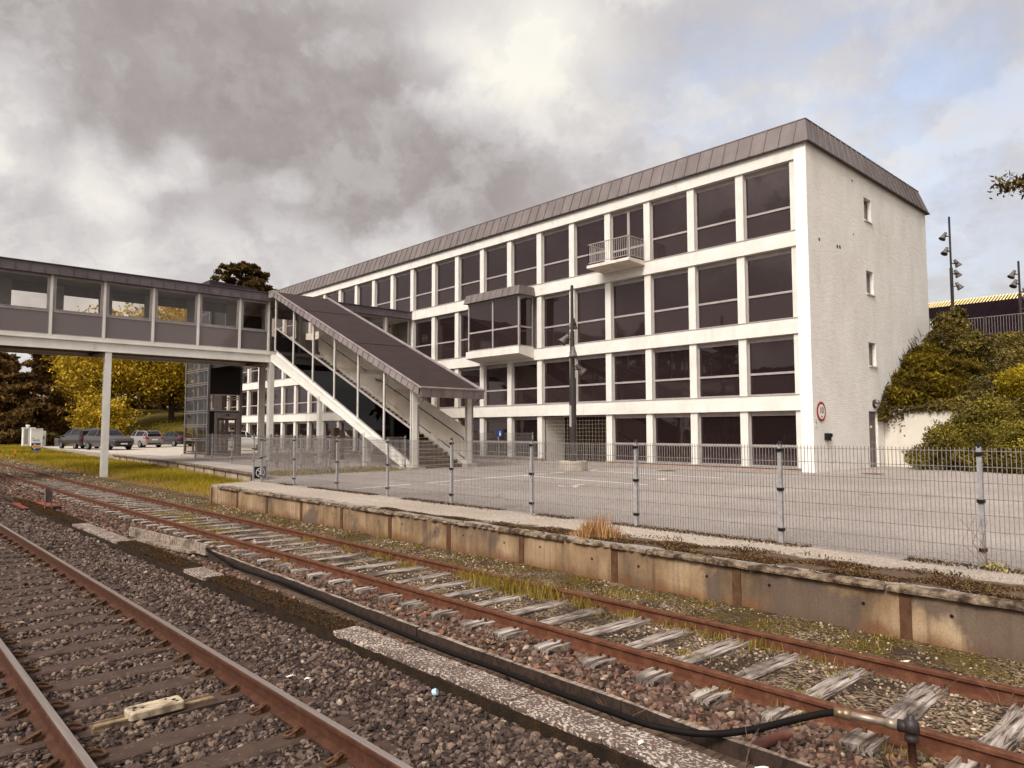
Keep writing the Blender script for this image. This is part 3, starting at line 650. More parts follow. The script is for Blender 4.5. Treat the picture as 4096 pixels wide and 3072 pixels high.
n = 9000; y = RNG.uniform(.5, 23, n); x = 10.32+RNG.normal(0, .09, n); P = np.stack([x, y, np.full(n, ZY+.002)], -1); k = np.sin(y*1.1)+np.sin(y*2.7) > -.6
tag(blades(P[k], RNG.uniform(.01,.045,k.sum()), .018, 2., 'fence_foot_moss', MOSSB), 'dark moss and litter along the foot of the wire fence', 'moss')
DRY = attr_mat('dry_grass_blades', [(0,(110,74,44)), (.5,(164,118,74)), (1,(206,166,116))], .9, .1, trans=.2)
n = 620; P = np.stack([RNG.normal(8.82, .10, n), RNG.normal(7.55, .28, n), np.full(n, ZY)], -1)
tag(blades(P, RNG.uniform(.12,.46,n)*np.exp(-((P[:,1]-7.45)/.45)**2), .010, .45, 'dry_grass_clump', DRY, kind=None), 'tall clump of dry straw coloured grass on the platform edge', 'grass')
# ------------------------------------------------------------------ painted parking marks
PAINT = M('road_paint', (236,230,220), (210,202,192), 6, .8, .45, .7, fine=.12)
zp = ZY+.004
def line(p, q, lab, w=.13):
    b = MB(); d = Vector((q[0]-p[0], q[1]-p[1], 0)).normalized(); u = Vector((-d.y, d.x, 0))*w/2; a = Vector((*p, zp)); c = Vector((*q, zp))
    b.poly([a-u, c-u, c+u, a+u]); tag(b.build('parking_line', PAINT), lab, 'road marking', 'parking bay lines')
line((11.0,18.6),(13.2,18.9),'short white parking line nearest the fence on the yard')
line((13.9,19.1),(13.95,13.5),'white parking bay line next to the nearer wheelchair mark, on its fence side')
line((13.9,19.05),(21.4,19.9),'long white line closing the bays, running towards the lamp post')
line((18.75,19.55),(18.3,13.5),'white parking bay line between the two wheelchair marks')
line((22.96,20.1),(22.75,13.5),'white parking bay line beyond the farther wheelchair mark, beside the lamp post')
line((22.96,20.1),(23.8,20.2),'short white stub of line right of the concrete lamp base')
def wheelchair(x, y, lab):
    t = MB(); L = lambda u, v: (x+v*.75, y-u*.75, zp)
    for k in range(26):                                                  # open wheel
        a0, a1 = 2.5+k*.19, 2.5+(k+1)*.19
        t.poly([L(.42*math.cos(a0), .42*math.sin(a0)), L(.42*math.cos(a1), .42*math.sin(a1)), L(.33*math.cos(a1), .33*math.sin(a1)), L(.33*math.cos(a0), .33*math.sin(a0))])
    def st(p, q, w):
        d = Vector((q[0]-p[0], q[1]-p[1])).normalized(); u = Vector((-d.y, d.x))*w/2
        t.poly([L(p[0]-u.x,p[1]-u.y), L(q[0]-u.x,q[1]-u.y), L(q[0]+u.x,q[1]+u.y), L(p[0]+u.x,p[1]+u.y)])
    st((-.05,.75),(-.0,.16),.14); st((.07,.16),(.45,.12),.12); st((.47,.1),(.62,-.36),.11); st((.03,.47),(.3,.45),.09); st((.62,-.36),(.76,-.32),.09)
    t.poly([L(-.08+.12*math.cos(k*PI/6), .93+.12*math.sin(k*PI/6)) for k in range(12)])
    tag(t.build('wheelchair_symbol', PAINT), lab, 'road marking', 'wheelchair marks')
wheelchair(16.3,15.0,'white wheelchair symbol painted in the bay nearer the fence')
wheelchair(20.5,14.8,'white wheelchair symbol painted in the bay nearer the building')
for x, y, lab in ((25.2,17.6,'dark round manhole cover on the yard near the ground floor windows'),(29.0,10.8,'rusty manhole cover on the yard near the end wall corner')):
    b = MB(); b.lathe((0,0,0), [(.42,0),(.42,.008),(.36,.009),(.35,.005)], 24)
    for k in range(5): b.box(-.25,.25,-.2+.09*k,-.16+.09*k,.004,.01)
    o = b.build('manhole_cover', RUST2); o.location = (x, y, ZY); tag(o, lab, 'manhole cover', 'manhole covers')
# ------------------------------------------------------------------ wire fences
def fence(name, lab, pts, zb, h=1.46, rows=8, clamps=(.03,.62,1.22), pw=.055, dense=.05, wr=.0038):
    t = thing(name, lab, 'fence', (pts[0][0], pts[0][1], zb)); o = Vector((pts[0][0], pts[0][1], 0)); out = []
    for i, p in enumerate(pts):
        x, y = p[0]-o.x, p[1]-o.y
        b = MB(); b.box(x-pw/2,x+pw/2,y-pw/2,y+pw/2,-.05,h+.03); post = b.build('fence_post', GALV, t)
        c = MB(); c.lathe((x,y,h+.03), [(pw*.78,-.012),(pw*.78,.012),(pw*.4,.04),(.002,.045)], 4); c.build('post_cap', PLASTIC, post)
        for cz in clamps:
            c = MB(); z = h-.03-cz; c.box(x-pw/2-.018,x+pw/2+.012,y-pw/2-.012,y+pw/2+.012,z-.022,z+.022); c.box(x-pw/2-.03,x-pw/2-.018,y-.02,y+.02,z-.015,z+.015); c.build('clamp', PLASTIC, post)
    for (ax,ay),(bx,by) in zip(pts[:-1], pts[1:]):
        a = Vector((ax,ay,0))-o; c = Vector((bx,by,0))-o; d = (c-a); L = d.length; d.normalize(); off = Vector((-d.y, d.x, 0))
        if off.x > 0 or (abs(off.x) < .2 and off.y > 0): off = -off
        off *= pw/2+.012; m = MB()
        a2 = a+d*.03+off; c2 = c-d*.03+off
        for k in range(rows):
            z = .045+(h-.07)*k/(rows-1)
            for s in (-.006, .006): m.beam(a2+off.normalized()*s*.9+Vector((0,0,z)), c2+off.normalized()*s*.9+Vector((0,0,z)), .0085, .0085) if s < 0 or rows < 8 else None
        nw = int((L-.06)/dense)
        for k in range(nw):
            q = a2+d*(dense*(k+.5)); m.beam(q+Vector((0,0,.02)), q+Vector((0,0,h+.015)), wr*2, wr*2, up=(d.x,d.y,0))
        m.build('wire_panel', WIRE, t)
    return t
fence('wire_fence', 'long grey welded wire fence on the platform in front of the yard', [(10.42,-2.6),(10.42,.0),(10.42,2.6),(10.38,5.2),(10.38,7.9),(10.39,10.57),(10.41,13.26),(10.4,15.93),(10.39,18.54),(10.35,21.13),(10.17,23.13)], ZY)
fence('wire_fence', 'grey wire fence crossing from the navy sign to the foot of the stairs', [(11.1,25.0),(13.4,25.6),(15.6,25.9),(17.85,26.0)], ZY, 1.42, wr=.0028)
fence('wire_fence', 'grey wire fence on the low platform beside the lift', [(15.0,43.2),(14.95,40.5),(14.78,37.3),(14.59,34.1),(14.4,31.2),(14.2,28.4),(14.1,25.75)], ZY, 1.5, dense=.06, wr=.0026)
fence('wire_fence', 'short wire fence before the ground floor windows right of the stairs', [(27.55,33.4),(27.55,30.75),(27.8,28.2)], ZY, 1.55, wr=.003)
fence('wire_fence', 'wire fence in the shade below the stair flight', [(16.6,29.5),(16.7,32.1),(16.8,34.7),(16.9,37.3)], ZY, 1.45, dense=.07, wr=.0026)
t = thing('no_cycling_sign', 'dark navy sign with white ring on the end post of the wire fence', 'sign', (10.8,24.72,.2))
b = MB(); b.box(-.24,-.2,-.02,.02,-.5,.78); b.build('post', GALV, t); b = MB(); b.box(.24,.27,-.02,.02,-.2,.78); b.build('post', GALV, t)
b = MB(); b.box(-.2,.24,-.012,.012,.32,.74); b.build('board', NAVY, t)
b = MB()
for k in range(28):
    a0, a1 = 2*PI*k/28, 2*PI*(k+1)/28
    b.poly([(.02+.165*math.cos(a0),-.0145,.53+.165*math.sin(a0)), (.02+.165*math.cos(a1),-.0145,.53+.165*math.sin(a1)), (.02+.14*math.cos(a1),-.0145,.53+.14*math.sin(a1)), (.02+.14*math.cos(a0),-.0145,.53+.14*math.sin(a0))])
for a, c, w in (((-.09,.63),(.12,.43),.022),((.02,.6),(.0,.5),.035),((.0,.5),(-.05,.42),.022),((.0,.5),(.05,.43),.022),((.02,.57),(.08,.52),.016)): b.beam((a[0],-.0135,a[1]), (c[0],-.0135,c[1]), .003, w, up=(0,0,1)) if abs(a[0]-c[0]) > .01 else b.box(a[0]-w/2,a[0]+w/2,-.015,-.013,c[1],a[1])
b.lathe((.02,-.0128,.625), [(.02,0),(.02,.002)], 10, 0, (0,-1,0)); b.build('ring_symbol', SIGNW, t)
# ------------------------------------------------------------------ lamp post with four spotlights
def spot(t, z, ang, tilt, s=1.):
    """one bracket-mounted spotlight: ribbed bell, arm, yoke"""
    d = Vector((math.cos(ang), math.sin(ang), 0)); u = Vector((-d.y, d.x, 0))
    b = MB(); b.beam(d*.05+Vector((0,0,z)), d*.24*s+Vector((0,0,z)), .05, .05); c = d*.34*s+Vector((0,0,z))
    ax = (Vector((0,0,-1))*math.cos(tilt)+d*math.sin(tilt)).normalized()
    b.beam(d*.24*s+u*.15*s+Vector((0,0,z)), d*.24*s-u*.15*s+Vector((0,0,z)), .03, .045)
    for q in (-1, 1): b.beam(d*.24*s+u*q*.15*s+Vector((0,0,z)), c+u*q*.15*s, .014, .04)
    arm = b.build('lamp_bracket', DARKM, t)
    b = MB(); b.lathe(c-ax*.2*s, [(.05*s,-.06*s),(.085*s,-.05*s),(.09*s,.06*s),(.11*s,.1*s),(.12*s,.2*s),(.185*s,.36*s),(.19*s,.40*s),(.17*s,.40*s),(.1*s,.3*s)], 14, 0, ax); b.build('lamp_head', M('lamp_grey_%s' % round(z*10), (104,96,92), (80,72,69), 6, .5), arm, True)
t = thing('street_lamp', 'dark lamp post with four spotlights in a round concrete base on the yard', 'street lamp', (22.5,20.4,ZY))
b = MB(); b.lathe((0,0,0), [(.58,0),(.6,.02),(.6,.38),(.57,.42),(.42,.42),(.40,.3)], 26); b.build('concrete_base', CONC, t, False)
b = MB(); b.tube([(0,0,.2),(0,0,3.9)], [.15,.15], 14); b.tube([(0,0,3.88),(0,0,5.9)], [.105,.095], 12); b.tube([(0,0,5.88),(0,0,7.86)], [.072,.066], 10); b.lathe((0,0,7.86), [(.066,0),(.04,.03),(.002,.035)], 10); b.build('pole', M('dark_pole', (58,50,46), (44,36,33), 2, .5, fine=.06), t)
spot(t, 6.25, .6, .3); spot(t, 5.55, 2.55, .75); spot(t, 4.95, -2.3, .12); spot(t, 4.28, -.65, .75)
b = MB(); b.box(-.153,-.149,-.06,.06,1.85,2.75); b.build('pale_patch', M('pale_patch', (150,144,140), (130,124,120), 10, .7), t)
def far_lamp(x, y, zb, zt, heads, lab):
    t = thing('street_lamp', lab, 'street lamp', (x, y, zb)); H = zt-zb
    b = MB(); b.tube([(0,0,-.3),(0,0,H*.6)], .09, 10); b.tube([(0,0,H*.59),(0,0,H)], .055, 8); b.build('pole', DARKM, t)
    for dz, a in heads: spot(t, H-dz, a, .55, 1.)
far_lamp(46.5,12.6,7,14.55,((1.15,2.3),(2.05,2.6),(2.75,-.8),(3.35,-.75),(4.1,-1.2)),'dark multi-spot lamp post nearest the end wall, above the ivy bank')
far_lamp(48,9.66,7,11.66,((.75,2.3),(1.3,2.6),(1.75,-.8),(2.2,-.75),(2.7,-1.2)),'lower multi-spot lamp post at the right edge above the railing')
# ------------------------------------------------------------------ the white office building
XF, YC, XB, YN = 28.2, 12.69, 42.6, 80.7
BL = Vector((XF, YC, ZY))
bld = thing('office_building', 'long white four storey office building with dark windows and zinc mansard edge', 'building', BL)
def wpart(o, base=BL): o.location = -base; return o
LV = [(.66,2.99,1.53),(3.66,6.13,4.57),(6.80,9.75,7.93),(10.42,13.37,11.48)]           # sill, lintel, transom of each storey
Y0, PITCH, WID, NB = 13.44, 2.48, 2.12, 27
bays = [(Y0+PITCH*i, Y0+PITCH*i+WID) for i in range(NB)]
GATE = (4, 5)
b = MB()
for z0, z1 in ((2.99,3.62),(6.13,6.76),(9.75,10.38),(13.37,13.97)): b.box(XF, XF+.5, 13.2, YN, z0, z1)
wpart(b.build('floor_band', WHITE, bld))
b = MB(); b.box(XF+.02, XF+.5, 13.2, bays[4][0]-.0, ZY-.2, .58); b.box(XF+.02, XF+.5, bays[5][1], YN, ZY-.2, .58); wpart(b.build('plinth', M('pinkish_plinth', (176,148,128), (150,124,106), 2, .9, fine=.1), bld))
for (s, l, tr) in LV:
    far = MB()
    for i in range(-1, NB):
        ya = bays[i][1] if i >= 0 else 13.2; yb = bays[i+1][0] if i+1 < NB else YN
        if i == GATE[0] and s < 1: continue
        b = MB() if i < 23 else far
        b.box(XF+.09, XF+.45, ya, yb, s-.1 if s > 1 else ZY, l)
        if i < 23: wpart(b.build('window_pier', WHITE, bld))
    wpart(tag(far.build('far_piers', WHITE, bld), kind='stuff'))
    b = MB()
    for ya, yb in (((13.2,YN),) if s > 1 else ((13.2, bays[4][0]), (bays[5][1], YN))): b.box(XF-.025, XF+.3, ya, yb, s-.045, s-.01)
    wpart(b.build('sill_strip', FRAME, bld))
b = MB(); b.box(XF+.0, XF+.5, YC+.004, 13.2, ZY-.2, 13.95); wpart(b.build('corner_pier', BRICK, bld))
b = MB(); b.box(XF+.46, XF+.6, 13.2, bays[4][0], ZY, 13.9); b.box(XF+.46, XF+.6, bays[5][1], YN, ZY, 13.9); b.box(XF+.46, XF+.6, bays[4][0], bays[5][1], 3, 13.9); b.box(XF+.5, XB-.3, YN-.3, YN, ZY, 13.9); b.box(XB-.3, XB, 13.2, YN, ZY, 13.9); wpart(b.build('rear_walls', WHITE, bld))
def window(name, w, h, tr, doors=False):
    f = MB(); e = .055; d0, d1 = 0, .075
    f.box(d0,d1,0,e,0,h); f.box(d0,d1,w-e,w,0,h); f.box(d0,d1,e,w-e,0,e*.9); f.box(d0+.02,d1,e,w-e,h-.13,h)
    f.box(d0-.012,d1,e,w-e,tr-.045,tr+.045); f.box(d0+.035,d1,e,w-e,h-.2,h-.13)
    if doors: f.box(d0-.015,d1,w/2-.075,w/2+.075,e,h-.13)
    o = f.build(name, FRAME, bld)
    g = MB(); g.box(d1-.04,d1-.02,e,w-e,tr+.045,h-.2); g.build('pane', PANE, o)
    g = MB(); g.box(d1-.03,d1-.01,e,w-e,e*.9,tr-.045); g.build('lower_panel', PANE if doors else SPANDREL, o)
    return o
nwin = 0; rest = MB()
for L, (s, l, tr) in enumerate(LV):
    src = None
    for i, (ya, yb) in enumerate(bays):
        if L == 0 and i in GATE: continue
        if L == 2 and (i in (6, 7) or (ya > 40 and yb < 45.2)): continue
        if L == 3 and i == 3: continue
        loc = Vector((XF+.27, ya, s))-BL
        far = i > 24 or (L == 3 and i > 20) or (L == 2 and i > 15)
        if far:
            X = XF+.3; rest.box(X, X+.06, ya, yb, s, s+.05); rest.box(X, X+.06, ya, yb, tr-.04, tr+.04); rest.box(X, X+.06, ya, ya+.06, s, l); rest.box(X, X+.06, yb-.06, yb, s, l); rest.box(X+.04, X+.06, ya, yb, s, l, 1); continue
        if src is None: src = window('window', WID, l-s, tr-s); o = src
        else: o = copy_tree(src, bld)
        o.location = loc; nwin += 1
print('windows', nwin)
wpart(tag(rest.build('far_windows', [FRAME, SPANDREL], bld), kind='stuff'))
s, l, tr = LV[3]; o = window('balcony_door', WID, l-s+.1, 1.0, True); o['label'] = 'glazed double door behind the balcony'; o.location = Vector((XF+.27, bays[3][0], s-.1))-BL
# mansard edge: a zinc frustum with standing seams on every side
zb, zt = 13.97, 15.05; x0, x1, y0, y1 = XF-.12, XB+.22, YC-.15, YN+.2; ix, ixb, iy = .42, .8, .26
rf = MB()
B4 = [(x0,y0,zb),(x1,y0,zb),(x1,y1,zb),(x0,y1,zb)]; T4 = [(x0+ix,y0+iy,zt),(x1-ixb,y0+iy,zt),(x1-ixb,y1-iy,zt),(x0+ix,y1-iy,zt)]
for i in range(4): j = (i+1) % 4; rf.poly([B4[i], B4[j], T4[j], T4[i]])
rf.poly(T4); rf.poly([(x,y,zb) for x,y,z in reversed(B4)])
def seam(p, q, nrm): rf.beam(Vector(p)+Vector(nrm)*.008, Vector(q)+Vector(nrm)*.008, .03, .05, up=nrm)
y = y0+.62
while y < y1-.3: seam((x0,y,zb+.01), (x0+ix,y,zt+.02), (-.93,0,.36)); y += .655
x = x0+.62
while x < x1-.9: f = (x-x0)/(x1-x0); seam((x,y0,zb+.01), (x0+ix+(x1-ixb-x0-ix)*f,y0+iy,zt+.03), (0,-.97,.23)); x += .62
for i in range(4): j = (i+1) % 4; rf.beam(Vector(T4[i])+Vector((0,0,.01)), Vector(T4[j])+Vector((0,0,.01)), .05, .035)
ob = wpart(rf.build('mansard_roof', ZINC, bld))
b = MB()
for i in range(4): j = (i+1) % 4; b.beam(Vector(B4[i])+Vector((0,0,-.035)), Vector(B4[j])+Vector((0,0,-.035)), .07, .05)
b.build('eaves_trim', DARKM, ob)
# end wall with real openings
SW = [(34.1,34.95,5.12,6.2),(34.1,34.95,8.46,9.54),(34.1,34.95,11.9,12.97)]; DR = (33.85,34.85,ZY,3.03)
holes = SW+[DR]
xsx = sorted({XF, XB}|{h[0] for h in holes}|{h[1] for h in holes}); zsz = sorted({ZY-.3, 13.96}|{h[2] for h in holes}|{h[3] for h in holes})
b = MB()
for xa, xb_ in zip(xsx[:-1], xsx[1:]):
    for za, zb_ in zip(zsz[:-1], zsz[1:]):
        if not any(h[0]-1e-6 <= xa and xb_ <= h[1]+1e-6 and h[2]-1e-6 <= za and zb_ <= h[3]+1e-6 for h in holes): b.poly([(xa,YC,za),(xb_,YC,za),(xb_,YC,zb_),(xa,YC,zb_)])
for xa, xb_, za, zb_ in holes:
    y2 = YC+.26
    b.poly([(xa,YC,za),(xa,YC,zb_),(xa,y2,zb_),(xa,y2,za)]); b.poly([(xb_,YC,za),(xb_,y2,za),(xb_,y2,zb_),(xb_,YC,zb_)]); b.poly([(xa,YC,zb_),(xb_,YC,zb_),(xb_,y2,zb_),(xa,y2,zb_)]); b.poly([(xa,YC,za),(xa,y2,za),(xb_,y2,za),(xb_,YC,za)])
b.poly([(XB,YC,ZY-.3),(XB,YC+8,ZY-.3),(XB,YC+8,13.96),(XB,YC,13.96)])
wpart(b.build('end_wall', BRICK, bld))
for k, (xa, xb_, za, zb_) in enumerate(SW):
    f = MB(); e = .07; ya, yb = YC+.15, YC+.21
    f.box(xa,xb_,ya,yb,za,za+e); f.box(xa,xb_,ya,yb,zb_-e,zb_); f.box(xa,xa+e,ya,yb,za+e,zb_-e); f.box(xb_-e,xb_,ya,yb,za+e,zb_-e)
    o = wpart(f.build('small_window', FRAME, bld)); o['label'] = 'small square window of the end wall, %s storey' % ('lower','middle','top')[k]
    g = MB(); g.box(xa+e,xb_-e,ya+.02,ya+.04,za+e,zb_-e); g.build('pane', PANE, o)
    g = MB(); g.box(xa-.05,xb_+.05,YC-.06,YC+.15,za-.06,za-.002); g.build('sill', WHITE, o)
f = MB(); xa, xb_, za, zb_ = DR; ya, yb = YC+.1, YC+.17
f.box(xa,xa+.09,ya,yb,za,zb_); f.box(xb_-.09,xb_,ya,yb,za,zb_); f.box(xa+.09,xb_-.09,ya,yb,zb_-.28,zb_); f.box(xa+.09,xb_-.09,ya,yb,za,za+.25); f.box(xa+.09,xb_-.09,ya,yb,za+1.05,za+1.17)
d = wpart(f.build('side_door', M('door_grey', (122,108,107), (108,94,93), 3, .5), bld)); d['label'] = 'narrow grey door at the rear of the end wall'
g = MB(); g.box(xa+.09,xb_-.09,ya+.02,ya+.05,za+1.17,zb_-.28); g.box(xa+.09,xb_-.09,ya+.02,ya+.05,za+.25,za+1.05); g.build('door_panel', M('door_brown', (104,86,82), (92,75,72), 3, .5), d)
g = MB(); g.tube([(xa+.16,ya,za+1.0),(xa+.16,ya-.06,za+1.0),(xa+.28,ya-.06,za+1.0)], .014, 6); g.build('handle', GALV, d)
g = MB(); g.box(xa+.4,xa+.62,ya+.008,ya+.02,za+1.78,za+1.88); g.build('notice', SIGNW, d)
g = MB()
for x_, z_, r_ in ((32.85,13.43,.07),(32.78,10.96,.05),(29.24,10.08,.08),(31.02,10.09,.09),(31.28,10.11,.09)): g.lathe((x_,YC-.001,z_), [(r_,0),(r_*.9,.003)], 12, 0, (0,-1,0))
wpart(g.build('vent_holes', INK, bld))
# balcony
bl = MB(); bx0 = 26.95; ya, yb = 20.78, 23.42
bl.hexa([(bx0,ya,10.3),(XF,ya,10.22),(XF,yb,10.22),(bx0,yb,10.3),(bx0,ya,10.44),(XF,ya,10.44),(XF,yb,10.44),(bx0,yb,10.44)])
bal = wpart(bl.build('balcony', M('balcony_concrete', (208,198,184), (170,158,144), 2.5, .9, .5, .75, fine=.08), bld))
r_ = MB(); zt_ = 11.5
def railrun(p, q):
    p = Vector(p); q = Vector(q); L = (q-p).length; n = max(2, int(L/.115))
    r_.beam(p+Vector((0,0,zt_)), q+Vector((0,0,zt_)), .05, .035); r_.beam(p+Vector((0,0,10.56)), q+Vector((0,0,10.56)), .035, .03)
    for k in range(n+1): c = p.lerp(q, k/n); r_.box(c.x-.009,c.x+.009,c.y-.009,c.y+.009,10.45 if k in (0,n) else 10.56,zt_)
railrun((bx0+.06,ya+.06,0),(bx0+.06,yb-.06,0)); railrun((bx0+.06,ya+.06,0),(XF,ya+.06,0)); railrun((bx0+.06,yb-.06,0),(XF,yb-.06,0))
r_.build('railing', FRAME, bal)
# projecting bay window
ya, yb, bx0 = 28.45, 33.05, 27.0
o = MB(); o.hexa([(bx0,ya+.0,6.46),(XF,ya,6.22),(XF,yb,6.22),(bx0,yb,6.46),(bx0,ya,6.85),(XF,ya,6.85),(XF,yb,6.85),(bx0,yb,6.85)])
ori = wpart(o.build('bay_window', WHITE, bld)); ori['label'] = 'box bay window standing out of the second floor'
f = MB(); X0 = bx0+.1
for yy in (ya+.08, ya+(yb-ya)/2-.05, yb-.18): f.box(X0, X0+.1, yy, yy+.1, 6.85, 9.75)
for zz in (6.85, 7.93, 9.66): f.box(X0+.012, X0+.09, ya+.08, yb-.08, zz, zz+.09)
for yy in (ya+.08, yb-.17):
    for zz in (6.85, 7.93, 9.66): f.box(X0+.1, XF, yy+.012, yy+.08, zz, zz+.09)
    f.box(XF-.08, XF, yy, yy+.09, 6.85, 9.75)
f.build('frame', FRAME, ori)
g = MB(); g.box(X0+.04,X0+.06,ya+.18,ya+(yb-ya)/2-.05,8.02,9.66); g.box(X0+.04,X0+.06,ya+(yb-ya)/2+.05,yb-.18,8.02,9.66); g.box(X0+.1,XF-.08,ya+.115,ya+.135,8.02,9.66); g.box(X0+.1,XF-.08,yb-.135,yb-.115,8.02,9.66); g.build('pane', PANE, ori)
g = MB(); g.box(X0+.04,X0+.06,ya+.18,yb-.18,6.94,7.93); g.box(X0+.1,XF-.08,ya+.115,ya+.135,6.94,7.93); g.box(X0+.1,XF-.08,yb-.135,yb-.115,6.94,7.93); g.build('lower_panel', SPANDREL, ori)
o = MB(); xa, xb_ = bx0-.12, XF; y0_, y1_ = ya-.12, yb+.12
Bq = [(xa,y0_,9.75),(xb_,y0_,9.75),(xb_,y1_,9.75),(xa,y1_,9.75)]; Tq = [(xa+.16,y0_+.1,10.26),(xb_,y0_+.1,10.26),(xb_,y1_-.1,10.26),(xa+.16,y1_-.1,10.26)]
for i in range(4): j = (i+1) % 4; o.poly([Bq[i],Bq[j],Tq[j],Tq[i]])
o.poly(Tq); o.poly(list(reversed(Bq)))
for k in range(8): yy = y0_+.55*(k+.6); o.beam((xa-.005,yy,9.76), (xa+.155,yy,10.27), .03, .04, up=(-.95,0,.3))
for k in range(2): xx = xa+.5*(k+.9); o.beam((xx,y0_-.005,9.76), (xx+.05,y0_+.095,10.27), .03, .04, up=(0,-.95,.2))
o.build('zinc_hood', ZINC, ori)
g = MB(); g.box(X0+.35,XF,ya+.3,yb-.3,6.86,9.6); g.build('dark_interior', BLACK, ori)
# ground floor recess behind a wire net
ga, gb = bays[4][0], bays[5][1]
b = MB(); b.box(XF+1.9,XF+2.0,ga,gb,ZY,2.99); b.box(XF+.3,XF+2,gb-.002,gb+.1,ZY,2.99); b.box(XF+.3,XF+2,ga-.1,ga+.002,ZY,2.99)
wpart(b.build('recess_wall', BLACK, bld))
b = MB(); b.box(XF+.4,XF+1.88,gb-.05,gb-.01,ZY,2.95); wpart(b.build('recess_side_wall', WHITE, bld))
b = MB(); b.box(XF+.25,XF+.31,ga,ga+.06,ZY,2.95); b.box(XF+.25,XF+.31,gb-.06,gb,ZY,2.95); b.box(XF+.25,XF+.31,(ga+gb)/2-.03,(ga+gb)/2+.03,ZY,2.95); b.box(XF+.25,XF+.31,ga,gb,2.89,2.95)
gt = wpart(b.build('net_gate', FRAME, bld))
b = MB(); r = random.Random(5); n = int((gb-ga)/.21)
for k in range(1, n):
    yy = ga+(gb-ga)*k/n; b.tube([(XF+.28, yy+r.uniform(-.012,.012), ZY+.02+2.35*q/6) for q in range(7)], .0055, 4)
for k in range(1, 12):
    zz = ZY+.02+2.38*k/12; b.tube([(XF+.28, ga+(gb-ga)*q/12, zz+r.uniform(-.014,.014)) for q in range(13)], .0055, 4)
b.build('net', M('pale_net', (180,160,136), (150,130,110), 9, .8), gt)
# ------------------------------------------------------------------ things fixed to the end wall
def text(s, size, mat, name, parent, loc, rot, ext=.002, font_scale=1):
    c = bpy.data.curves.new(name, 'FONT'); c.body = s; c.size = size; c.align_x = 'CENTER'; c.align_y = 'CENTER'; c.extrude = ext; c.offset = size*.018*font_scale
    tmp = bpy.data.objects.new('tmp', c); COL.objects.link(tmp); dg = bpy.context.evaluated_depsgraph_get()
    me = bpy.data.meshes.new_from_object(tmp.evaluated_get(dg)); bpy.data.objects.remove(tmp); me.materials.clear(); me.materials.append(mat)
    o = link(name, me, parent); o.location = loc; o.rotation_euler = rot; return o
t = thing('speed_limit_sign', 'round red bordered sign reading 10 km on the white end wall', 'sign', (28.9,YC-.02,2.93))
b = MB(); b.lathe((0,0,0), [(.4,0),(.4,.012)], 40, 0, (0,-1,0)); b.build('red_ring', SIGNR, t)
b = MB(); b.lathe((0,-.012,0), [(.3,0),(.3,.004)], 40, 0, (0,-1,0)); b.build('white_face', SIGNW, t)
text('10', .36, INK, 'number', t, (0,-.0185,.045), (PI/2,0,0), font_scale=.5); text('km', .1, INK, 'unit', t, (0.02,-.0185,-.2), (PI/2,0,0))
t = thing('camera_notice', 'small white camera surveillance notice at the building corner', 'sign', (28.43,YC-.012,2.45))
b = MB(); b.box(-.11,.11,0,.008,-.18,.18); b.build('plate', SIGNW, t)
b = MB(); b.box(-.09,.09,-.0025,-.0005,.135,.15); b.box(-.09,.09,-.0025,-.0005,-.15,-.135); b.beam((-.05,-.0015,.04),(.03,-.0015,.07),.002,.05,up=(0,0,1)); b.beam((0,-.0015,.05),(.05,-.0015,-.04),.002,.03,up=(0,0,1)); b.build('camera_mark', INK, t)
for k, x in enumerate((29.16,29.42)):
    b = MB(); b.box(-.09,.09,-.1,0,-.14,.14); b.box(-.09,.02,-.13,-.1,-.18,.1); b.box(-.02,.1,-.15,-.1,.0,.12); b.box(-.07,.03,-.16,-.13,-.03,.02)
    o = b.build('socket_box', PLASTIC); o.location = (x+.1, YC, 1.92); tag(o, 'black socket box low on the end wall, %s of the pair' % ('nearer the corner','farther from the corner')[k], 'socket', 'black boxes on the end wall')
t = thing('wall_lamp', 'grey bulkhead wall lamp above the end wall door', 'lamp', (34.5,YC,3.38))
b = MB(); b.lathe((0,0,0), [(.2,0),(.2,.06),(.17,.1)], 20, 0, (0,-1,0)); b.build('base', DARKM, t)
b = MB(); b.lathe((0,-.09,-.0), [(.155,0),(.14,.05),(.09,.085),(.002,.1)], 18, 0, (0,-1,0)); b.build('lens', M('pale_lens', (190,184,176), (170,164,156), 6, .3), t)
b = MB(); b.hexa([(-.19,-.1,.0),(.19,-.1,.0),(.12,-.2,.0),(-.12,-.2,.0),(-.15,-.08,.14),(.15,-.08,.14),(.1,-.15,.1),(-.1,-.15,.1)]); b.build('hood', DARKM, t)
b = MB(); b.box(-.09,.09,-.04,0,-.11,.11); o = b.build('facade_box', SIGNW); o.location = (XF+.27, 32.2+1.2, 4.05); tag(o, 'tiny white box on the facade window right of the stair roof', 'box')
t = thing('info_sign', 'small blue sign on the fence post before the ground floor windows', 'sign', (27.4,30.55,2.0))
b = MB(); b.box(-.02,0,-.32,.1,-.16,.2); b.build('board', SIGNB, t); b = MB(); b.lathe((-.022,-.12,.1), [(.04,0),(.04,.003)], 10, 0, (-1,0,0)); b.box(-.026,-.022,-.18,-.08,-.1,.04); b.build('symbol', SIGNW, t)
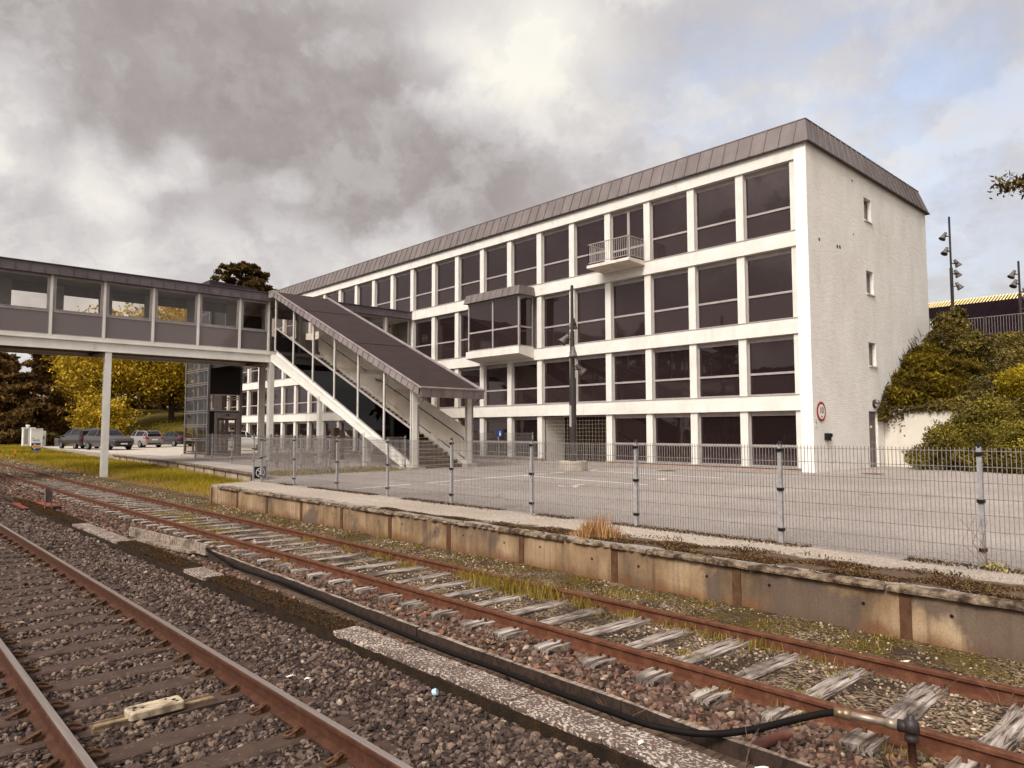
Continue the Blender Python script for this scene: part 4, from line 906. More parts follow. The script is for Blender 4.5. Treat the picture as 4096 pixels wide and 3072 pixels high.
# ------------------------------------------------------------------ glazed footbridge
FL = Vector((9.66,40.6,-.2))
br = thing('footbridge', 'glazed white footbridge crossing over the tracks', 'footbridge', FL)
def bp(o): o.location = -FL; return o
BY0, BY1, BXA, BXE = 40.5, 44.1, -14.0, 18.13
FLOORC = M('bridge_soffit', (112,88,72), (96,74,60), 2, .8, fine=.06)
INNER = M('bridge_inner_wall', (176,166,160), (160,150,145), 1.5, .7, fine=.04)
b = MB()
for (ya, yb) in ((BY0,BY0+.16),(BY1-.16,BY1)):
    b.box(BXA, XF, ya+.05, yb-.05, 6.26, 6.68); b.box(BXA, XF, ya, yb, 6.22, 6.26); b.box(BXA, XF, ya-.015, yb+.015, 6.68, 6.735)
b.box(BXA, XF, BY0+.025, BY0+.16, 6.735, 6.90); b.box(BXA, XF, BY1-.16, BY1-.025, 6.735, 6.90)
b.box(8.95,9.0,BY0+.035,BY0+.05,6.3,6.66)
for k in range(6): b.lathe((8.9+.08*(k % 2), BY0+.035, 6.36+.11*(k//2)), [(.018,0),(.012,.02)], 6, 0, (0,-1,0))
bp(b.build('deck_beam', WHITE2, br))
b = MB(); b.box(BXA, XF, BY0+.16, BY1-.16, 6.42, 6.9)
for x in (9.66, 18.3, -4, 2.8): b.box(x-.15, x+.15, BY0+.16, BY1-.16, 6.24, 6.42)
bp(b.build('deck_slab', FLOORC, br))
b = MB(); b.box(BXA, XF, BY0-.1, BY1+.1, 9.95, 10.22); bp(b.build('ceiling_slab', INNER, br))
def fascia(b, p, q, z0, z1, out, seamw=.6, tilt=.05):
    """zinc edge band with standing seams"""
    p = Vector(p); q = Vector(q); o = Vector(out); L = (q-p).length; d = (q-p)/L
    a0 = p+o*.0; b.hexa([a0+Vector((0,0,z0)), q+Vector((0,0,z0)), q-o*.2+Vector((0,0,z0)), p-o*.2+Vector((0,0,z0)), p-o*tilt+Vector((0,0,z1)), q-o*tilt+Vector((0,0,z1)), q-o*.2+Vector((0,0,z1)), p-o*.2+Vector((0,0,z1))])
    for k in range(1, int(L/seamw)+1):
        c = p+d*seamw*(k-.5); b.beam(c+o*.012+Vector((0,0,z0+.005)), c-o*(tilt-.012)+Vector((0,0,z1-.005)), .03, .04, up=o)
b = MB(); fascia(b, (BXA,BY0-.15,0), (17.98,BY0-.15,0), 9.82, 10.31, (0,-1,0)); fascia(b, (21.5,BY0-.15,0), (XF-.01,BY0-.15,0), 9.82, 10.31, (0,-1,0)); fascia(b, (XF-.01,BY1+.15,0), (BXA,BY1+.15,0), 9.82, 10.31, (0,1,0))
b.box(BXA,XF-.01,BY0-.17,BY0-.04,10.31,10.345); b.box(BXA,XF-.01,BY0-.04,BY1+.13,10.22,10.3)
bp(b.build('roof_fascia', ZINC2, br))
posts = [16.37-2.32*k for k in range(13)]
for x in posts+[18.09, 21.55, 23.9, 26.2]: b = MB(); b.box(x-.055,x+.055,BY0+.02,BY0+.16,6.9,9.95); bp(b.build('post', WHITE2, br))
for x in [17.2-2.32*k for k in range(14)]+[19.5,21.85,24.2,26.5]: b = MB(); b.box(x-.33,x+.33,BY1-.14,BY1-.03,6.9,9.95); bp(b.build('rear_pier', WHITE2, br))
cells = [(a, c) for a, c in zip(posts[1:], posts[:-1])]+[(16.37,18.09),(21.55,23.9),(23.9,26.2),(26.2,XF-.02)]
for xa, xb_ in cells:
    xa += .055; xb_ -= .055; f = MB(); y0, y1 = BY0+.06, BY0+.13
    f.box(xa,xa+.1,y0,y1,8.0,9.95); f.box(xb_-.1,xb_,y0,y1,8.0,9.95); f.box(xa+.1,xb_-.1,y0,y1,8.0,8.11); f.box(xa+.1,xb_-.1,y0,y1,9.72,9.95)
    f.box(xa,xa+.035,y0+.01,y1,6.9,8.0); f.box(xb_-.035,xb_,y0+.01,y1,6.9,8.0); f.box(xa+.035,xb_-.035,y0+.01,y1,6.9,6.945)
    f.box(xa+.1,xa+.135,y0-.012,y1-.02,8.11,9.72); f.box(xb_-.135,xb_-.1,y0-.012,y1-.02,8.11,9.72); f.box(xa+.135,xb_-.135,y0-.012,y1-.02,8.11,8.145); f.box(xa+.135,xb_-.135,y0-.012,y1-.02,9.685,9.72)
    w = bp(f.build('window', FRAME, br))
    g = MB(); g.box(xa+.135,xb_-.135,y0+.02,y0+.03,8.145,9.685); g.build('pane', CLEAR, w)
    g = MB(); g.box(xa+.035,xb_-.035,y0+.03,y0+.05,6.945,8.0); g.build('lower_panel', BPANEL, w)
b = MB(); b.box(BXA,XF,BY1-.13,BY1-.05,6.9,8.25); b.box(BXA,XF,BY1-.13,BY1-.05,9.44,9.95); bp(b.build('rear_wall', INNER, br))
b = MB(); b.box(BXA,XF,BY1-.1,BY1-.09,8.25,9.44); bp(b.build('rear_glazing', CLEAR, br))
b = MB(); b.box(BXA-.1,BXA,BY0,BY1,6.3,10.2); bp(b.build('end_panel', INNER, br))
COLW = WHITE2
for (x, y, zb) in ((9.66,BY0+.18,-.35),(18.3,BY0+.1,ZY),(19.2,BY1-.25,ZY),(-4,BY0+.18,-.35),(26.5,BY1-.3,ZY)):
    b = MB(); b.box(x-.15,x+.15,y-.15,y-.125,zb,6.24); b.box(x-.15,x+.15,y+.125,y+.15,zb,6.24); b.box(x-.012,x+.012,y-.125,y+.125,zb,6.24); b.box(x-.2,x+.2,y-.2,y+.2,zb,zb+.06)
    bp(b.build('column', WHITE2, br))
# ------------------------------------------------------------------ covered stairs down from the bridge
XS, XR = 18.2, 21.3
SL = Vector((XS,26.2,ZY))
st = thing('covered_staircase', 'glazed covered staircase with sloping brown felt roof leading up to the footbridge', 'staircase', SL)
def sp(o): o.location = -SL; return o
zs = lambda y: .76+(y-25.96)*.4416
zsb = lambda y: .60+(y-26.68)*.4228
zm = lambda y: 2.28+(y-26.04)*.43
zft = lambda y: 4.04+(y-25.05)*.4290
zfb = lambda y: 3.66+(y-25.05)*.4310
def prism(b, poly, x0, x1, m=0):
    n = len(poly); b.poly([(x0,y,z) for y, z in reversed(poly)], m); b.poly([(x1,y,z) for y, z in poly], m)
    for i in range(n): j = (i+1) % n; b.poly([(x0,poly[i][0],poly[i][1]),(x0,poly[j][0],poly[j][1]),(x1,poly[j][0],poly[j][1]),(x1,poly[i][0],poly[i][1])], m)
for xa, xb_ in ((XS-.02, XS+.1), (XR-.1, XR+.02)):
    b = MB(); prism(b, [(25.95,ZY+.02),(26.55,ZY+.02),(40.48,zsb(40.0)+.06),(40.48,6.66),(39.6,zs(39.6)-.16),(25.95,zs(25.95)-.16)], xa+.03, xb_)
    prism(b, [(26.5,ZY+.03),(26.62,ZY+.03),(40.3,zsb(40.0)+.09),(40.3,zsb(40.)+.01)], xa-.02, xb_+.03)
    prism(b, [(25.95,zs(25.95)-.2),(39.65,zs(39.65)-.2),(39.65,zs(39.65)-.13),(25.95,zs(25.95)-.13)], xa-.015, xb_+.02)
    prism(b, [(25.95,zs(25.95)-.13),(39.65,zs(39.65)-.13),(39.65,zs(39.65)),(25.95,zs(25.95))], xa+.02, xb_)
    sp(b.build('stringer', WHITE2, st))
PYS = [39.82-2.32*k for k in range(6)]+[25.95]
for y in PYS[:-1]:
    for x in (XS, XR): b = MB(); b.box(x-.05,x+.07,y-.035,y-.006,zs(y)-.02,zfb(y)+.1); b.box(x-.05,x+.07,y+.006,y+.035,zs(y)-.02,zfb(y)+.1); b.box(x-.03,x+.05,y-.006,y+.006,zs(y)-.02,zfb(y)+.1); sp(b.build('post', WHITE2, st))
for x in (XS, XR):
    b = MB(); y = 25.98; b.box(x-.05,x+.2,y-.1,y-.06,ZY,zfb(y)+.05); b.box(x-.05,x+.2,y+.06,y+.1,ZY,zfb(y)+.05); b.box(x+.06,x+.09,y-.06,y+.06,ZY,zfb(y)+.05); sp(b.build('end_column', WHITE2, st))
    b = MB(); xx = x+.27; b.tube([(xx,25.3,zfb(25.3)-.02),(xx,25.5,zfb(25.3)-.2),(xx,25.92,zfb(25.3)-.45),(xx,25.92,ZY+.05)], .05, 10)
    for z in (1.2,2.6): b.lathe((xx,25.92,z), [(.062,-.03),(.062,.03)], 10)
    sp(b.build('drainpipe', M('drain_grey_%d' % round(x), (146,134,130), (120,108,104), 5, .5), st, True))
for ya, yb in zip(PYS[1:], PYS[:-1]):
    a, c = ya+.035, yb-.035
    f = MB(); x0_, x1_ = XS-.02, XS+.04
    prism(f, [(a,zm(a)-.045),(c,zm(c)-.045),(c,zm(c)+.045),(a,zm(a)+.045)], x0_-.01, x1_); prism(f, [(a,zs(a)),(c,zs(c)),(c,zs(c)+.045),(a,zs(a)+.045)], x0_, x1_)
    f.box(x0_,x1_,a,a+.03,zs(a)+.045,zfb(a)); f.box(x0_,x1_,c-.03,c,zs(c)+.045,zfb(c))
    w = sp(f.build('side_window', FRAME, st))
    g = MB(); prism(g, [(a+.03,zm(a)+.045),(c-.03,zm(c)+.045),(c-.03,zfb(c)),(a+.03,zfb(a))], XS+.005, XS+.015); g.build('pane', CLEAR, w)
    g = MB(); prism(g, [(a+.03,zs(a)+.06),(c-.03,zs(c)+.06),(c-.03,zm(c)-.045),(a+.03,zm(a)-.045)], XS+.005, XS+.02); g.build('lower_panel', SMOKED, w)
    g = MB(); prism(g, [(a,zm(a)+.045),(c,zm(c)+.045),(c,zfb(c)),(a,zfb(a))], XR+.005, XR+.015); sp(g.build('far_pane', CLEAR, st))
b = MB(); prism(b, [(26.0,zm(26.)-1.32),(40.3,zm(40.3)-1.32),(40.3,zm(40.3)+.05),(26.0,zm(26.)+.05)], XR-.11, XR-.06); prism(b, [(26.0,zm(26.)),(40.3,zm(40.3)),(40.3,zm(40.3)+.07),(26.0,zm(26.)+.07)], XR-.14, XR-.03)
sp(b.build('parapet_panel', M('cream_parapet', (222,212,196), (208,198,184), 1.2, .6, fine=.03), st))
N = 36; rise = (6.62-ZY)/N; run = (40.0-26.15)/N
b = MB(); nz = MB()
for k in range(N):
    y = 26.15+run*k; z = ZY+rise*(k+1); b.box(XS+.12, XR-.13, y, y+run+.03, z-.05, z); b.box(XS+.12, XR-.13, y+.02, y+.04, z-rise, z-.05)
    nz.box(XS+.14, XR-.15, y-.008, y+.045, z-.03, z+.004)
b.box(XS+.12, XR-.13, 40.0, 40.6, 6.6, 6.66)
sp(b.build('steps', M('dark_treads', (44,28,23), (32,19,16), 3, .8, fine=.1), st)); sp(nz.build('step_nosings', YELLOW, st))
b = MB(); prism(b, [(26.5,ZY+.04),(40.3,zsb(40.3)+.02),(40.3,zsb(40.3)+.1),(26.4,ZY+.1)], XS+.11, XR-.12); sp(b.build('soffit', FLOORC, st))
b = MB(); zh = lambda y: zm(y)-.42
b.tube([(XR-.2,25.95,zh(26.1)-.15),(XR-.2,26.05,zh(26.05)),(XR-.2,33.2,zh(33.2)),(XR-.2,33.6,zh(33.2)+.03)], .022, 8); b.tube([(XR-.2,34.6,zh(34.6)-.02),(XR-.2,35.0,zh(35.)),(XR-.2,39.9,zh(39.9))], .022, 8)
for y in np.arange(26.6, 39.8, 1.75): b.tube([(XR-.2,y,zh(y)),(XR-.17,y,zh(y)-.08),(XR-.11,y,zh(y)-.08)], .01, 6)
sp(b.build('handrail', DARKM, st))
b = MB(); b.box(17.95,18.75,25.7,28.6,ZY-.1,ZY+.1); b.box(XR-.15,XR+.45,25.75,27.2,ZY-.1,ZY+.16); sp(b.build('foot_plinth', CONC, st))
for (x, y) in ((XS+.05,34.5),(XR-.05,34.5),(XS+.05,30.0),(XR-.05,30.)):
    zt_ = zsb(y)+.1; b = MB(); b.box(x-.1,x+.1,y-.1,y-.08,ZY,zt_); b.box(x-.1,x+.1,y+.08,y+.1,ZY,zt_); b.box(x-.01,x+.01,y-.08,y+.08,ZY,zt_); b.lathe((x,y,ZY), [(.2,0),(.2,.1)], 12); sp(b.build('column', WHITE2, st))
# roof: felt plane, zinc side bands with seams, rolled front edge
RX0, RX1, RY0, RY1 = 17.95, 21.55, 25.05, 39.75
b = MB(); prism(b, [(RY0+.02,zft(RY0)-.12),(RY1,zft(RY1)-.12),(40.6,zft(RY1)-.12),(40.6,zft(RY1)-.03),(RY1,zft(RY1)-.03),(RY0+.02,zft(RY0)-.03)], RX0+.1, RX1-.1)
for y in (30.9, 36.2): b.beam((RX0+.12,y,zft(y)-.026), (RX1-.12,y+.15,zft(y+.15)-.026), .05, .006)
sp(b.build('roof_felt', FELT, st))
b = MB(); prism(b, [(RY0+.1,zfb(RY0)+.02),(RY1,zfb(RY1)+.02),(40.6,zfb(RY1)+.02),(40.6,zft(RY1)-.14),(RY1,zft(RY1)-.14),(RY0+.1,zft(RY0)-.14)], RX0+.15, RX1-.15); sp(b.build('roof_lining', INNER, st))
b = MB()
for x, sgn in ((RX0, -1), (RX1, 1)):
    xa, xb_ = (x, x+.12) if sgn < 0 else (x-.12, x)
    prism(b, [(RY0,zfb(RY0)),(RY1,zfb(RY1)),(40.35,zfb(RY1)),(40.35,zft(RY1)),(RY1,zft(RY1)),(RY0,zft(RY0))], xa, xb_)
    n = int((RY1-RY0)/.47); dy = -.11
    for k in range(1, n+1):
        y = RY0+.47*k; b.beam((x+sgn*.008,y+.09,zfb(y+.09)+.01), (x+sgn*.008,y-.09,zft(y-.09)-.02), .02, .035, up=(sgn,0,0))
    b.tube([(x-sgn*.02,RY0,zft(RY0)+.0),(x-sgn*.02,RY1,zft(RY1)+.01),(x-sgn*.02,40.3,zft(RY1)+.01)], .05, 10)
b.hexa([(RX0,RY0+.07,zfb(RY0)-.02),(RX1,RY0+.07,zfb(RY0)-.02),(RX1,RY0+.14,zfb(RY0)-.02),(RX0,RY0+.14,zfb(RY0)-.02),(RX0,RY0-.02,zft(RY0)-.02),(RX1,RY0-.02,zft(RY0)-.02),(RX1,RY0+.1,zft(RY0)-.02),(RX0,RY0+.1,zft(RY0)-.02)])
for k in range(1, 6): x = RX0+.6*k; b.beam((x,RY0+.062,zfb(RY0)-.015), (x,RY0-.028,zft(RY0)-.04), .02, .03, up=(0,-1,0))
b.tube([(RX0-.02,RY0-.03,zft(RY0)),(RX1+.02,RY0-.03,zft(RY0))], .055, 10)
sp(b.build('roof_fascia', M('zinc_band', (138,126,124), (116,104,103), 1.4, .45, spec=.4, fine=.05), st))
b = MB(); r = random.Random(2)
for k in range(160): x = r.uniform(RX0+.2,RX1-.2); y = RY0+.07+abs(r.gauss(0,.07)); b.lathe((x,y,zft(y)-.035), [(r.uniform(.02,.05),0),(.02,.02)], 6)
sp(b.build('gutter_moss', M('gutter_moss', (104,64,26), (70,42,18), 8, 1, fine=.3), st))
# ------------------------------------------------------------------ lift tower
LL = Vector((17.4,48,ZY)); lt = thing('lift_tower', 'dark lift tower with glazed side and number 18 above its door', 'lift tower', LL)
def lp(o): o.location = -LL; return o
X0, X1, Y0_, Y1_, ZT = 17.4, 19.55, 48.0, 52.2, 11.85
STEELF = M('lift_frame_grey', (112,104,100), (94,86,83), 4, .45)
b = MB()
for x, y in ((X0,Y0_),(X0,Y1_),(X1,Y1_),(X1,Y0_)): b.box(x-.07,x+.07,y-.07,y+.07,ZY,ZT)
for k in range(13):
    z = .62+.93*k
    for dz in (0,.13):
        b.box(X0-.05,X0+.03,Y0_+.07,Y1_-.07,z+dz-.035,z+dz+.035); b.box(X1-.03,X1+.05,Y0_+.07,Y1_-.07,z+dz-.035,z+dz+.035); b.box(X0+.07,X1-.07,Y1_-.03,Y1_+.05,z+dz-.035,z+dz+.035)
lp(b.build('frame', STEELF, lt))
b = MB(); b.box(X0-.01,X0,Y0_,Y1_,ZY,ZT); b.box(X1,X1+.01,Y0_,Y1_,ZY,ZT); b.box(X0,X1,Y1_,Y1_+.01,ZY,ZT); lp(b.build('side_glazing', LIFTGL, lt))
b = MB(); b.box(X0+.07,X1-.07,Y0_-.04,Y0_+.04,4.62,ZT); b.box(X0+.07,17.82,Y0_-.04,Y0_+.04,ZY,3.5); b.box(X0+.07,X1-.07,Y0_-.04,Y0_+.04,3.42,3.5); lp(b.build('front_panel', BLACK, lt))
b = MB(); b.box(X0+.07,X1-.07,Y0_-.05,Y0_+.03,3.5,3.57); b.box(X0+.07,X1-.07,Y0_-.05,Y0_+.03,4.55,4.62); b.box(X0+.07,X0+.14,Y0_-.05,Y0_+.03,3.57,4.55); b.box(X1-.14,X1-.07,Y0_-.05,Y0_+.03,3.57,4.55)
w = lp(b.build('front_window', FRAME, lt)); b = MB(); b.box(X0+.14,X1-.14,Y0_-.01,Y0_,3.57,4.55); b.build('pane', CLEAR, w)
DG = M('lift_door_grey', (128,116,110), (112,100,95), 4, .5)
b = MB(); b.box(17.82,17.99,Y0_-.1,Y0_+.1,ZY,3.42); b.box(19.27,19.5,Y0_-.1,Y0_+.1,ZY,3.42); b.box(17.99,19.27,Y0_-.1,Y0_+.1,3.06,3.42); b.box(17.99,19.27,Y0_-.08,Y0_+.08,ZY,.75)
d = lp(b.build('door_surround', DG, lt)); text('18', .27, INK, 'number', d, (18.63,Y0_-.102,3.24), (PI/2,0,0), font_scale=1.3)
for xa, xb_ in ((18.0,18.62),(18.64,19.26)):
    b = MB(); b.box(xa,xa+.1,Y0_-.05,Y0_+.02,.75,3.05); b.box(xb_-.1,xb_,Y0_-.05,Y0_+.02,.75,3.05); b.box(xa+.1,xb_-.1,Y0_-.05,Y0_+.02,.75,.9); b.box(xa+.1,xb_-.1,Y0_-.05,Y0_+.02,1.75,1.87); b.box(xa+.1,xb_-.1,Y0_-.05,Y0_+.02,2.9,3.05)
    q = lp(b.build('door_leaf', M('lift_leaf_%d' % round(xa*100), (92,80,76), (78,67,64), 4, .5), lt)); b = MB(); b.box(xa+.1,xb_-.1,Y0_-.02,Y0_-.01,.9,2.9); b.build('pane', CLEAR, q)
    b = MB(); b.lathe(((xa+xb_)/2,Y0_-.022,2.05), [(.13,0),(.13,.003)], 16, 0, (0,-1,0)); b.build('door_sticker', M('sticker_%d' % round(xa*100), (120,100,92), (90,74,68), 30, .5), q)
b = MB(); b.box(X0+.15,X0+.9,50.2,50.5,ZY,ZT-.1); b.box(X1-.5,X1-.3,50,51.5,ZY,ZT-.1); b.box(X0+.1,X0+.2,49.,49.1,ZY,ZT-.1); b.box(X0+.1,X0+.2,51.,51.1,ZY,ZT-.1); lp(b.build('guide_rails', STEELF, lt))
b = MB(); b.hexa([(X0-.2,Y0_-.3,ZT),(X1+.9,Y0_-.3,ZT),(X1+.9,Y1_+.3,ZT),(X0-.2,Y1_+.3,ZT),(X0-.2,Y0_-.3,ZT+.3),(X1+.9,Y0_-.3,ZT+.12),(X1+.9,Y1_+.3,ZT+.12),(X0-.2,Y1_+.3,ZT+.3)]); lp(b.build('roof', DARKM, lt))
b = MB(); b.box(X0-.25,X0+.9,Y0_-.15,Y1_,ZY-.1,ZY+.09); lp(b.build('foot_plinth', CONC, lt))
b = MB(); b.box(X0+.1,X1-.1,BY1+.1,Y0_-.1,6.3,10); lp(b.build('bridge_link', BLACK, lt))
t = thing('service_cabinet', 'brown double service cabinet standing in the shade below the stair', 'cabinet', (21.3,38,ZY))
b = MB(); b.box(-.36,-.02,-.2,.2,0,1.86); b.box(-.40,.42,-.24,.24,-.05,.04); b.build('tall_box', M('cabinet_brown', (92,70,56), (74,55,44), 3, .7), t)
b = MB(); b.box(.02,.36,-.2,.2,.04,1.74); b.box(.05,.33,-.215,-.2,.2,1.6); b.build('lower_box', M('cabinet_grey', (118,98,82), (98,80,66), 3, .7), t)
# ------------------------------------------------------------------ leaves
def leafq(C, s, up=None, elong=1.6, jit=1.):
    """one small quad per leaf, each with its own random tilt; up pulls the long axis along a direction"""
    n = len(C); a = RNG.normal(size=(n, 3)); 
    if up is not None: a = a*jit+np.asarray(up)
    a /= np.linalg.norm(a, axis=1)[:, None]; q = RNG.normal(size=(n, 3)); b = np.cross(a, q); b /= np.linalg.norm(b, axis=1)[:, None]
    a = a*(s*elong/2)[:, None]; b = b*(s/2)[:, None]
    V = np.stack([C-a, C+b*.9-a*.1, C+a, C-b*.9-a*.1], 1).reshape(-1, 3); F = np.arange(n*4).reshape(n, 4)
    return V, F
def foliage(name, C, s, mat, parent=None, up=None, elong=1.6, jit=1., clump=None):
    s = np.full(len(C), s)*RNG.uniform(.6, 1.3, len(C)); V, F = leafq(C, s, up, elong, jit)
    rn = RNG.random(len(C))
    if clump is not None: rn = np.clip(rn*.55+clump*.45, 0, 1)
    return npmesh(name, V, F, mat, np.repeat(rn, 4), parent)
def clumpval(C, f, ph=0):
    return .5+.25*np.sin(C[:,0]*f+C[:,2]*f*1.3+ph)+.25*np.sin(C[:,1]*f*1.1-C[:,2]*f*.8+ph*2)
WEEDL = attr_mat('pale_weed_leaves', [(0,(110,98,44)), (.6,(160,146,88)), (1,(190,176,124))], .7, .2, trans=.2)
GOLD = attr_mat('golden_leaves', [(0,(104,84,18)), (.4,(156,128,28)), (.75,(188,156,42)), (1,(212,184,80))], .8, .2, trans=.3)
DKLEAF = attr_mat('conifer_needles', [(0,(58,42,23)), (.5,(94,70,38)), (.85,(122,94,52)), (1,(150,118,68))], .9, .1, trans=.15)
PINE = attr_mat('pine_needles', [(0,(40,30,16)), (.5,(68,52,24)), (1,(108,86,40))], .9, .1, trans=.15)
IVY = attr_mat('ivy_leaves', [(0,(40,32,8)), (.4,(74,61,14)), (.75,(104,88,28)), (.95,(136,118,48)), (1,(168,144,84))], .55, .35, trans=.15)
JUN = attr_mat('juniper_sprays', [(0,(48,39,7)), (.5,(94,77,12)), (1,(134,113,22))], .8, .2, trans=.15)
LIME = attr_mat('lime_leaves', [(0,(96,80,8)), (.5,(144,122,12)), (1,(178,156,32))], .7, .25, trans=.25)
HEDGE = attr_mat('hedge_leaves', [(0,(48,41,8)), (.45,(92,79,16)), (.8,(126,111,30)), (1,(160,144,58))], .6, .3, trans=.15)
BARK = M('bark', (62,44,32), (44,30,22), 6, .95, fine=.25, bump=.6, bscale=30)
def limb(b, p, d, L, r, depth, tips, rr, spread=.6, gnarl=.25):
    n = 4; pts = [Vector(p)]; d = Vector(d).normalized()
    for i in range(n):
        d = (d+Vector((rr.gauss(0,gnarl*.4), rr.gauss(0,gnarl*.4), rr.gauss(.03,gnarl*.3)))).normalized(); pts.append(pts[-1]+d*L/n)
    b.tube(pts, [r*(1-.5*i/n) for i in range(n+1)], 6 if depth < 2 else 4)
    tips.append((pts[-1], r)); tips.append((pts[-2], r))
    if depth >= 3: return
    for k in range(rr.randint(3, 4)):
        i = rr.randint(2, n); a = rr.uniform(0, 2*PI); side = d.orthogonal().normalized(); side.rotate(Matrix.Rotation(a, 3, d))
        limb(b, pts[i], d*(1-spread)+side*spread+Vector((0,0,.12)), L*rr.uniform(.55,.75), r*.52, depth+1, tips, rr, spread, gnarl)
def broadleaf(loc, h, cr, seed, lab, nleaf=9000, mat=None, s=.3, lean=(0,0), group=None, name='broadleaf_tree', low=.28):
    rr = random.Random(seed); t = thing(name, lab, 'tree', loc, 0, group); b = MB(); tips = []
    b.tube([(0,0,-.5),(lean[0]*.3,lean[1]*.3,h*.14),(lean[0]*.6,lean[1]*.6,h*low)], [h*.026,h*.02,h*.016], 9)
    for k in range(7):
        a = 2*PI*k/7+rr.uniform(-.3,.3); el = rr.uniform(.2,1.1)
        limb(b, (lean[0]*.6,lean[1]*.6,h*low*rr.uniform(.8,1)), (math.cos(a)*math.cos(el), math.sin(a)*math.cos(el), math.sin(el)), h*.3*rr.uniform(.8,1.2), h*.011, 0, tips, rr)
    limb(b, (lean[0]*.6,lean[1]*.6,h*low), (0,0,1), h*.38, h*.012, 0, tips, rr)
    b.build('trunk', BARK, t)
    T = np.array([tuple(p) for p, _ in tips]); c0 = T.mean(0)
    q = np.concatenate([T, RNG.normal(size=(len(T)//3, 3))*np.array([cr*.45,cr*.45,h*.2])+np.array([lean[0],lean[1],h*.58])])
    ctr = q[RNG.integers(0, len(q), nleaf)]; C = ctr+RNG.normal(size=(nleaf, 3))*np.array([.09,.09,.06])*h*.55
    d = (C-np.array([lean[0],lean[1],h*.55]))/np.array([cr*1.15,cr*1.15,h*.5]); C = C[(d**2).sum(1) < 1+RNG.normal(0,.18,len(C))]; C = C[C[:,2] > h*.08]
    foliage('crown', C, s, mat or GOLD, t, clump=clumpval(C, 1.1, seed))
    return t
def conifer(loc, h, cr, seed, lab, nleaf=9000, mat=None, s=.3, group=None):
    rr = random.Random(seed); t = thing('conifer_tree', lab, 'tree', loc, 0, group); b = MB()
    b.tube([(0,0,-.5),(0,0,h*.5),(0,0,h*.97)], [h*.018,h*.012,h*.003], 8); C = []
    for k in range(46):
        z = h*(.06+.9*k/46); L = cr*(1-(z/h))**.75*rr.uniform(.65,1.15)+.3; a = rr.uniform(0, 2*PI)
        e = Vector((math.cos(a)*L, math.sin(a)*L, z-L*.12+rr.uniform(-.3,.3))); b.tube([(0,0,z),(e.x*.5,e.y*.5,z+.1),tuple(e)], [.05,.03,.012], 4)
        m = int(nleaf/46); f = RNG.random(m)**.6; p = np.array([0,0,z])+f[:, None]*(np.array(e)-np.array([0,0,z])); C.append(p+RNG.normal(size=(m, 3))*np.array([.42,.42,.2])*(.3+L*.16))
    b.build('trunk', BARK, t); C = np.concatenate(C)
    foliage('crown', C, s, mat or DKLEAF, t, clump=clumpval(C, 1.4, seed), elong=2.2)
    return t
def pine(loc, h, seed, lab, boughs, nleaf=5000, s=.22):
    rr = random.Random(seed); t = thing('pine_tree', lab, 'tree', loc); b = MB(); C = []
    b.tube([(0,0,-.5),(.3,.1,h*.5),(0,0,h*.98)], [h*.014,h*.011,h*.004], 9)
    for (z, a, L, up) in boughs:
        d = Vector((math.cos(a), math.sin(a), up)); p = Vector((0,0,z)); pts = [p+d*L*k/4+Vector((rr.gauss(0,.1),rr.gauss(0,.1),rr.gauss(0,.1)))*k*.5*L*.12 for k in range(5)]; pts[0] = p
        b.tube(pts, [.09*L/3*(1-.2*k) for k in range(5)], 5)
        for k in range(9):
            q = pts[rr.randint(2,4)]+Vector((rr.gauss(0,1),rr.gauss(0,1),rr.gauss(.2,.55)))*L*.26; b.tube([pts[rr.randint(1,3)], q], [.03,.012], 4)
            m = nleaf//(9*len(boughs)); C.append(np.array(q)+RNG.normal(size=(m, 3))*np.array([.5,.5,.3])*L*.17)
    b.build('trunk', BARK, t); C = np.concatenate(C); foliage('crown', C, s, PINE, t, elong=2.4, up=(0,0,.8), clump=clumpval(C, 2.2, seed)); return t
# ------------------------------------------------------------------ far bank with trees on the left
xs = np.linspace(-60, 110, 60); ys = np.linspace(93, 190, 34); Xg, Yg = np.meshgrid(xs, ys)
def bankz(x, y): return -.2+4.2*np.clip((x-21)/16, 0, 1)*np.clip((y-94)/12, 0, 1)+2.4*np.clip((y-112)/40, 0, 1)+.15*np.sin(x*.7)*np.cos(y*.5)+.5*np.clip((x-16)/6,0,1)
V = np.stack([Xg, Yg, bankz(Xg, Yg)], -1).reshape(-1, 3); nx = 60; I = (np.arange(33)[:, None]*nx+np.arange(59)[None]).ravel()
tag(npmesh('grass_bank', V, np.stack([I, I+1, I+nx+1, I+nx], -1), M('bank_turf', (108,92,26), (84,72,22), .6, 1, fine=.3), smooth=True), kind='structure')
bz = lambda x, y: float(bankz(np.array(x), np.array(y)))
G = 'trees on the far bank'
conifer((12.5,116,bz(12.5,116)), 17, 5.2, 1, 'dark brown conifer at the left edge, behind the white cabinets', 15000, s=.34, group=G)
conifer((18.2,113,bz(18.2,113)), 18, 5.0, 2, 'dark conifer right beside the golden tree, above the grey bollard', 15000, s=.34, group=G)
conifer((7.5,128,bz(7.5,128)), 19, 6, 3, 'dark conifer farthest left, partly cut by the photo edge', 9000, s=.42, group=G)
conifer((12.2,140,bz(12.2,140)), 20, 7, 44, 'broad dark conifer filling the gap behind the two nearest conifers', 9000, s=.5, group=G)
conifer((15,134,bz(15,134)), 21, 6, 4, 'tall dark conifer behind the two nearest conifers', 8000, s=.45, group=G)
conifer((23.5,130,bz(23.5,130)), 19, 6, 5, 'dark conifer rising behind the left flank of the golden tree', 8000, s=.45, group=G)
broadleaf((27.3,110,bz(27.3,110)), 17.5, 7.6, 11, 'largest golden leaved tree, left of the white bridge column', 24000, s=.27, group=G, low=.2)
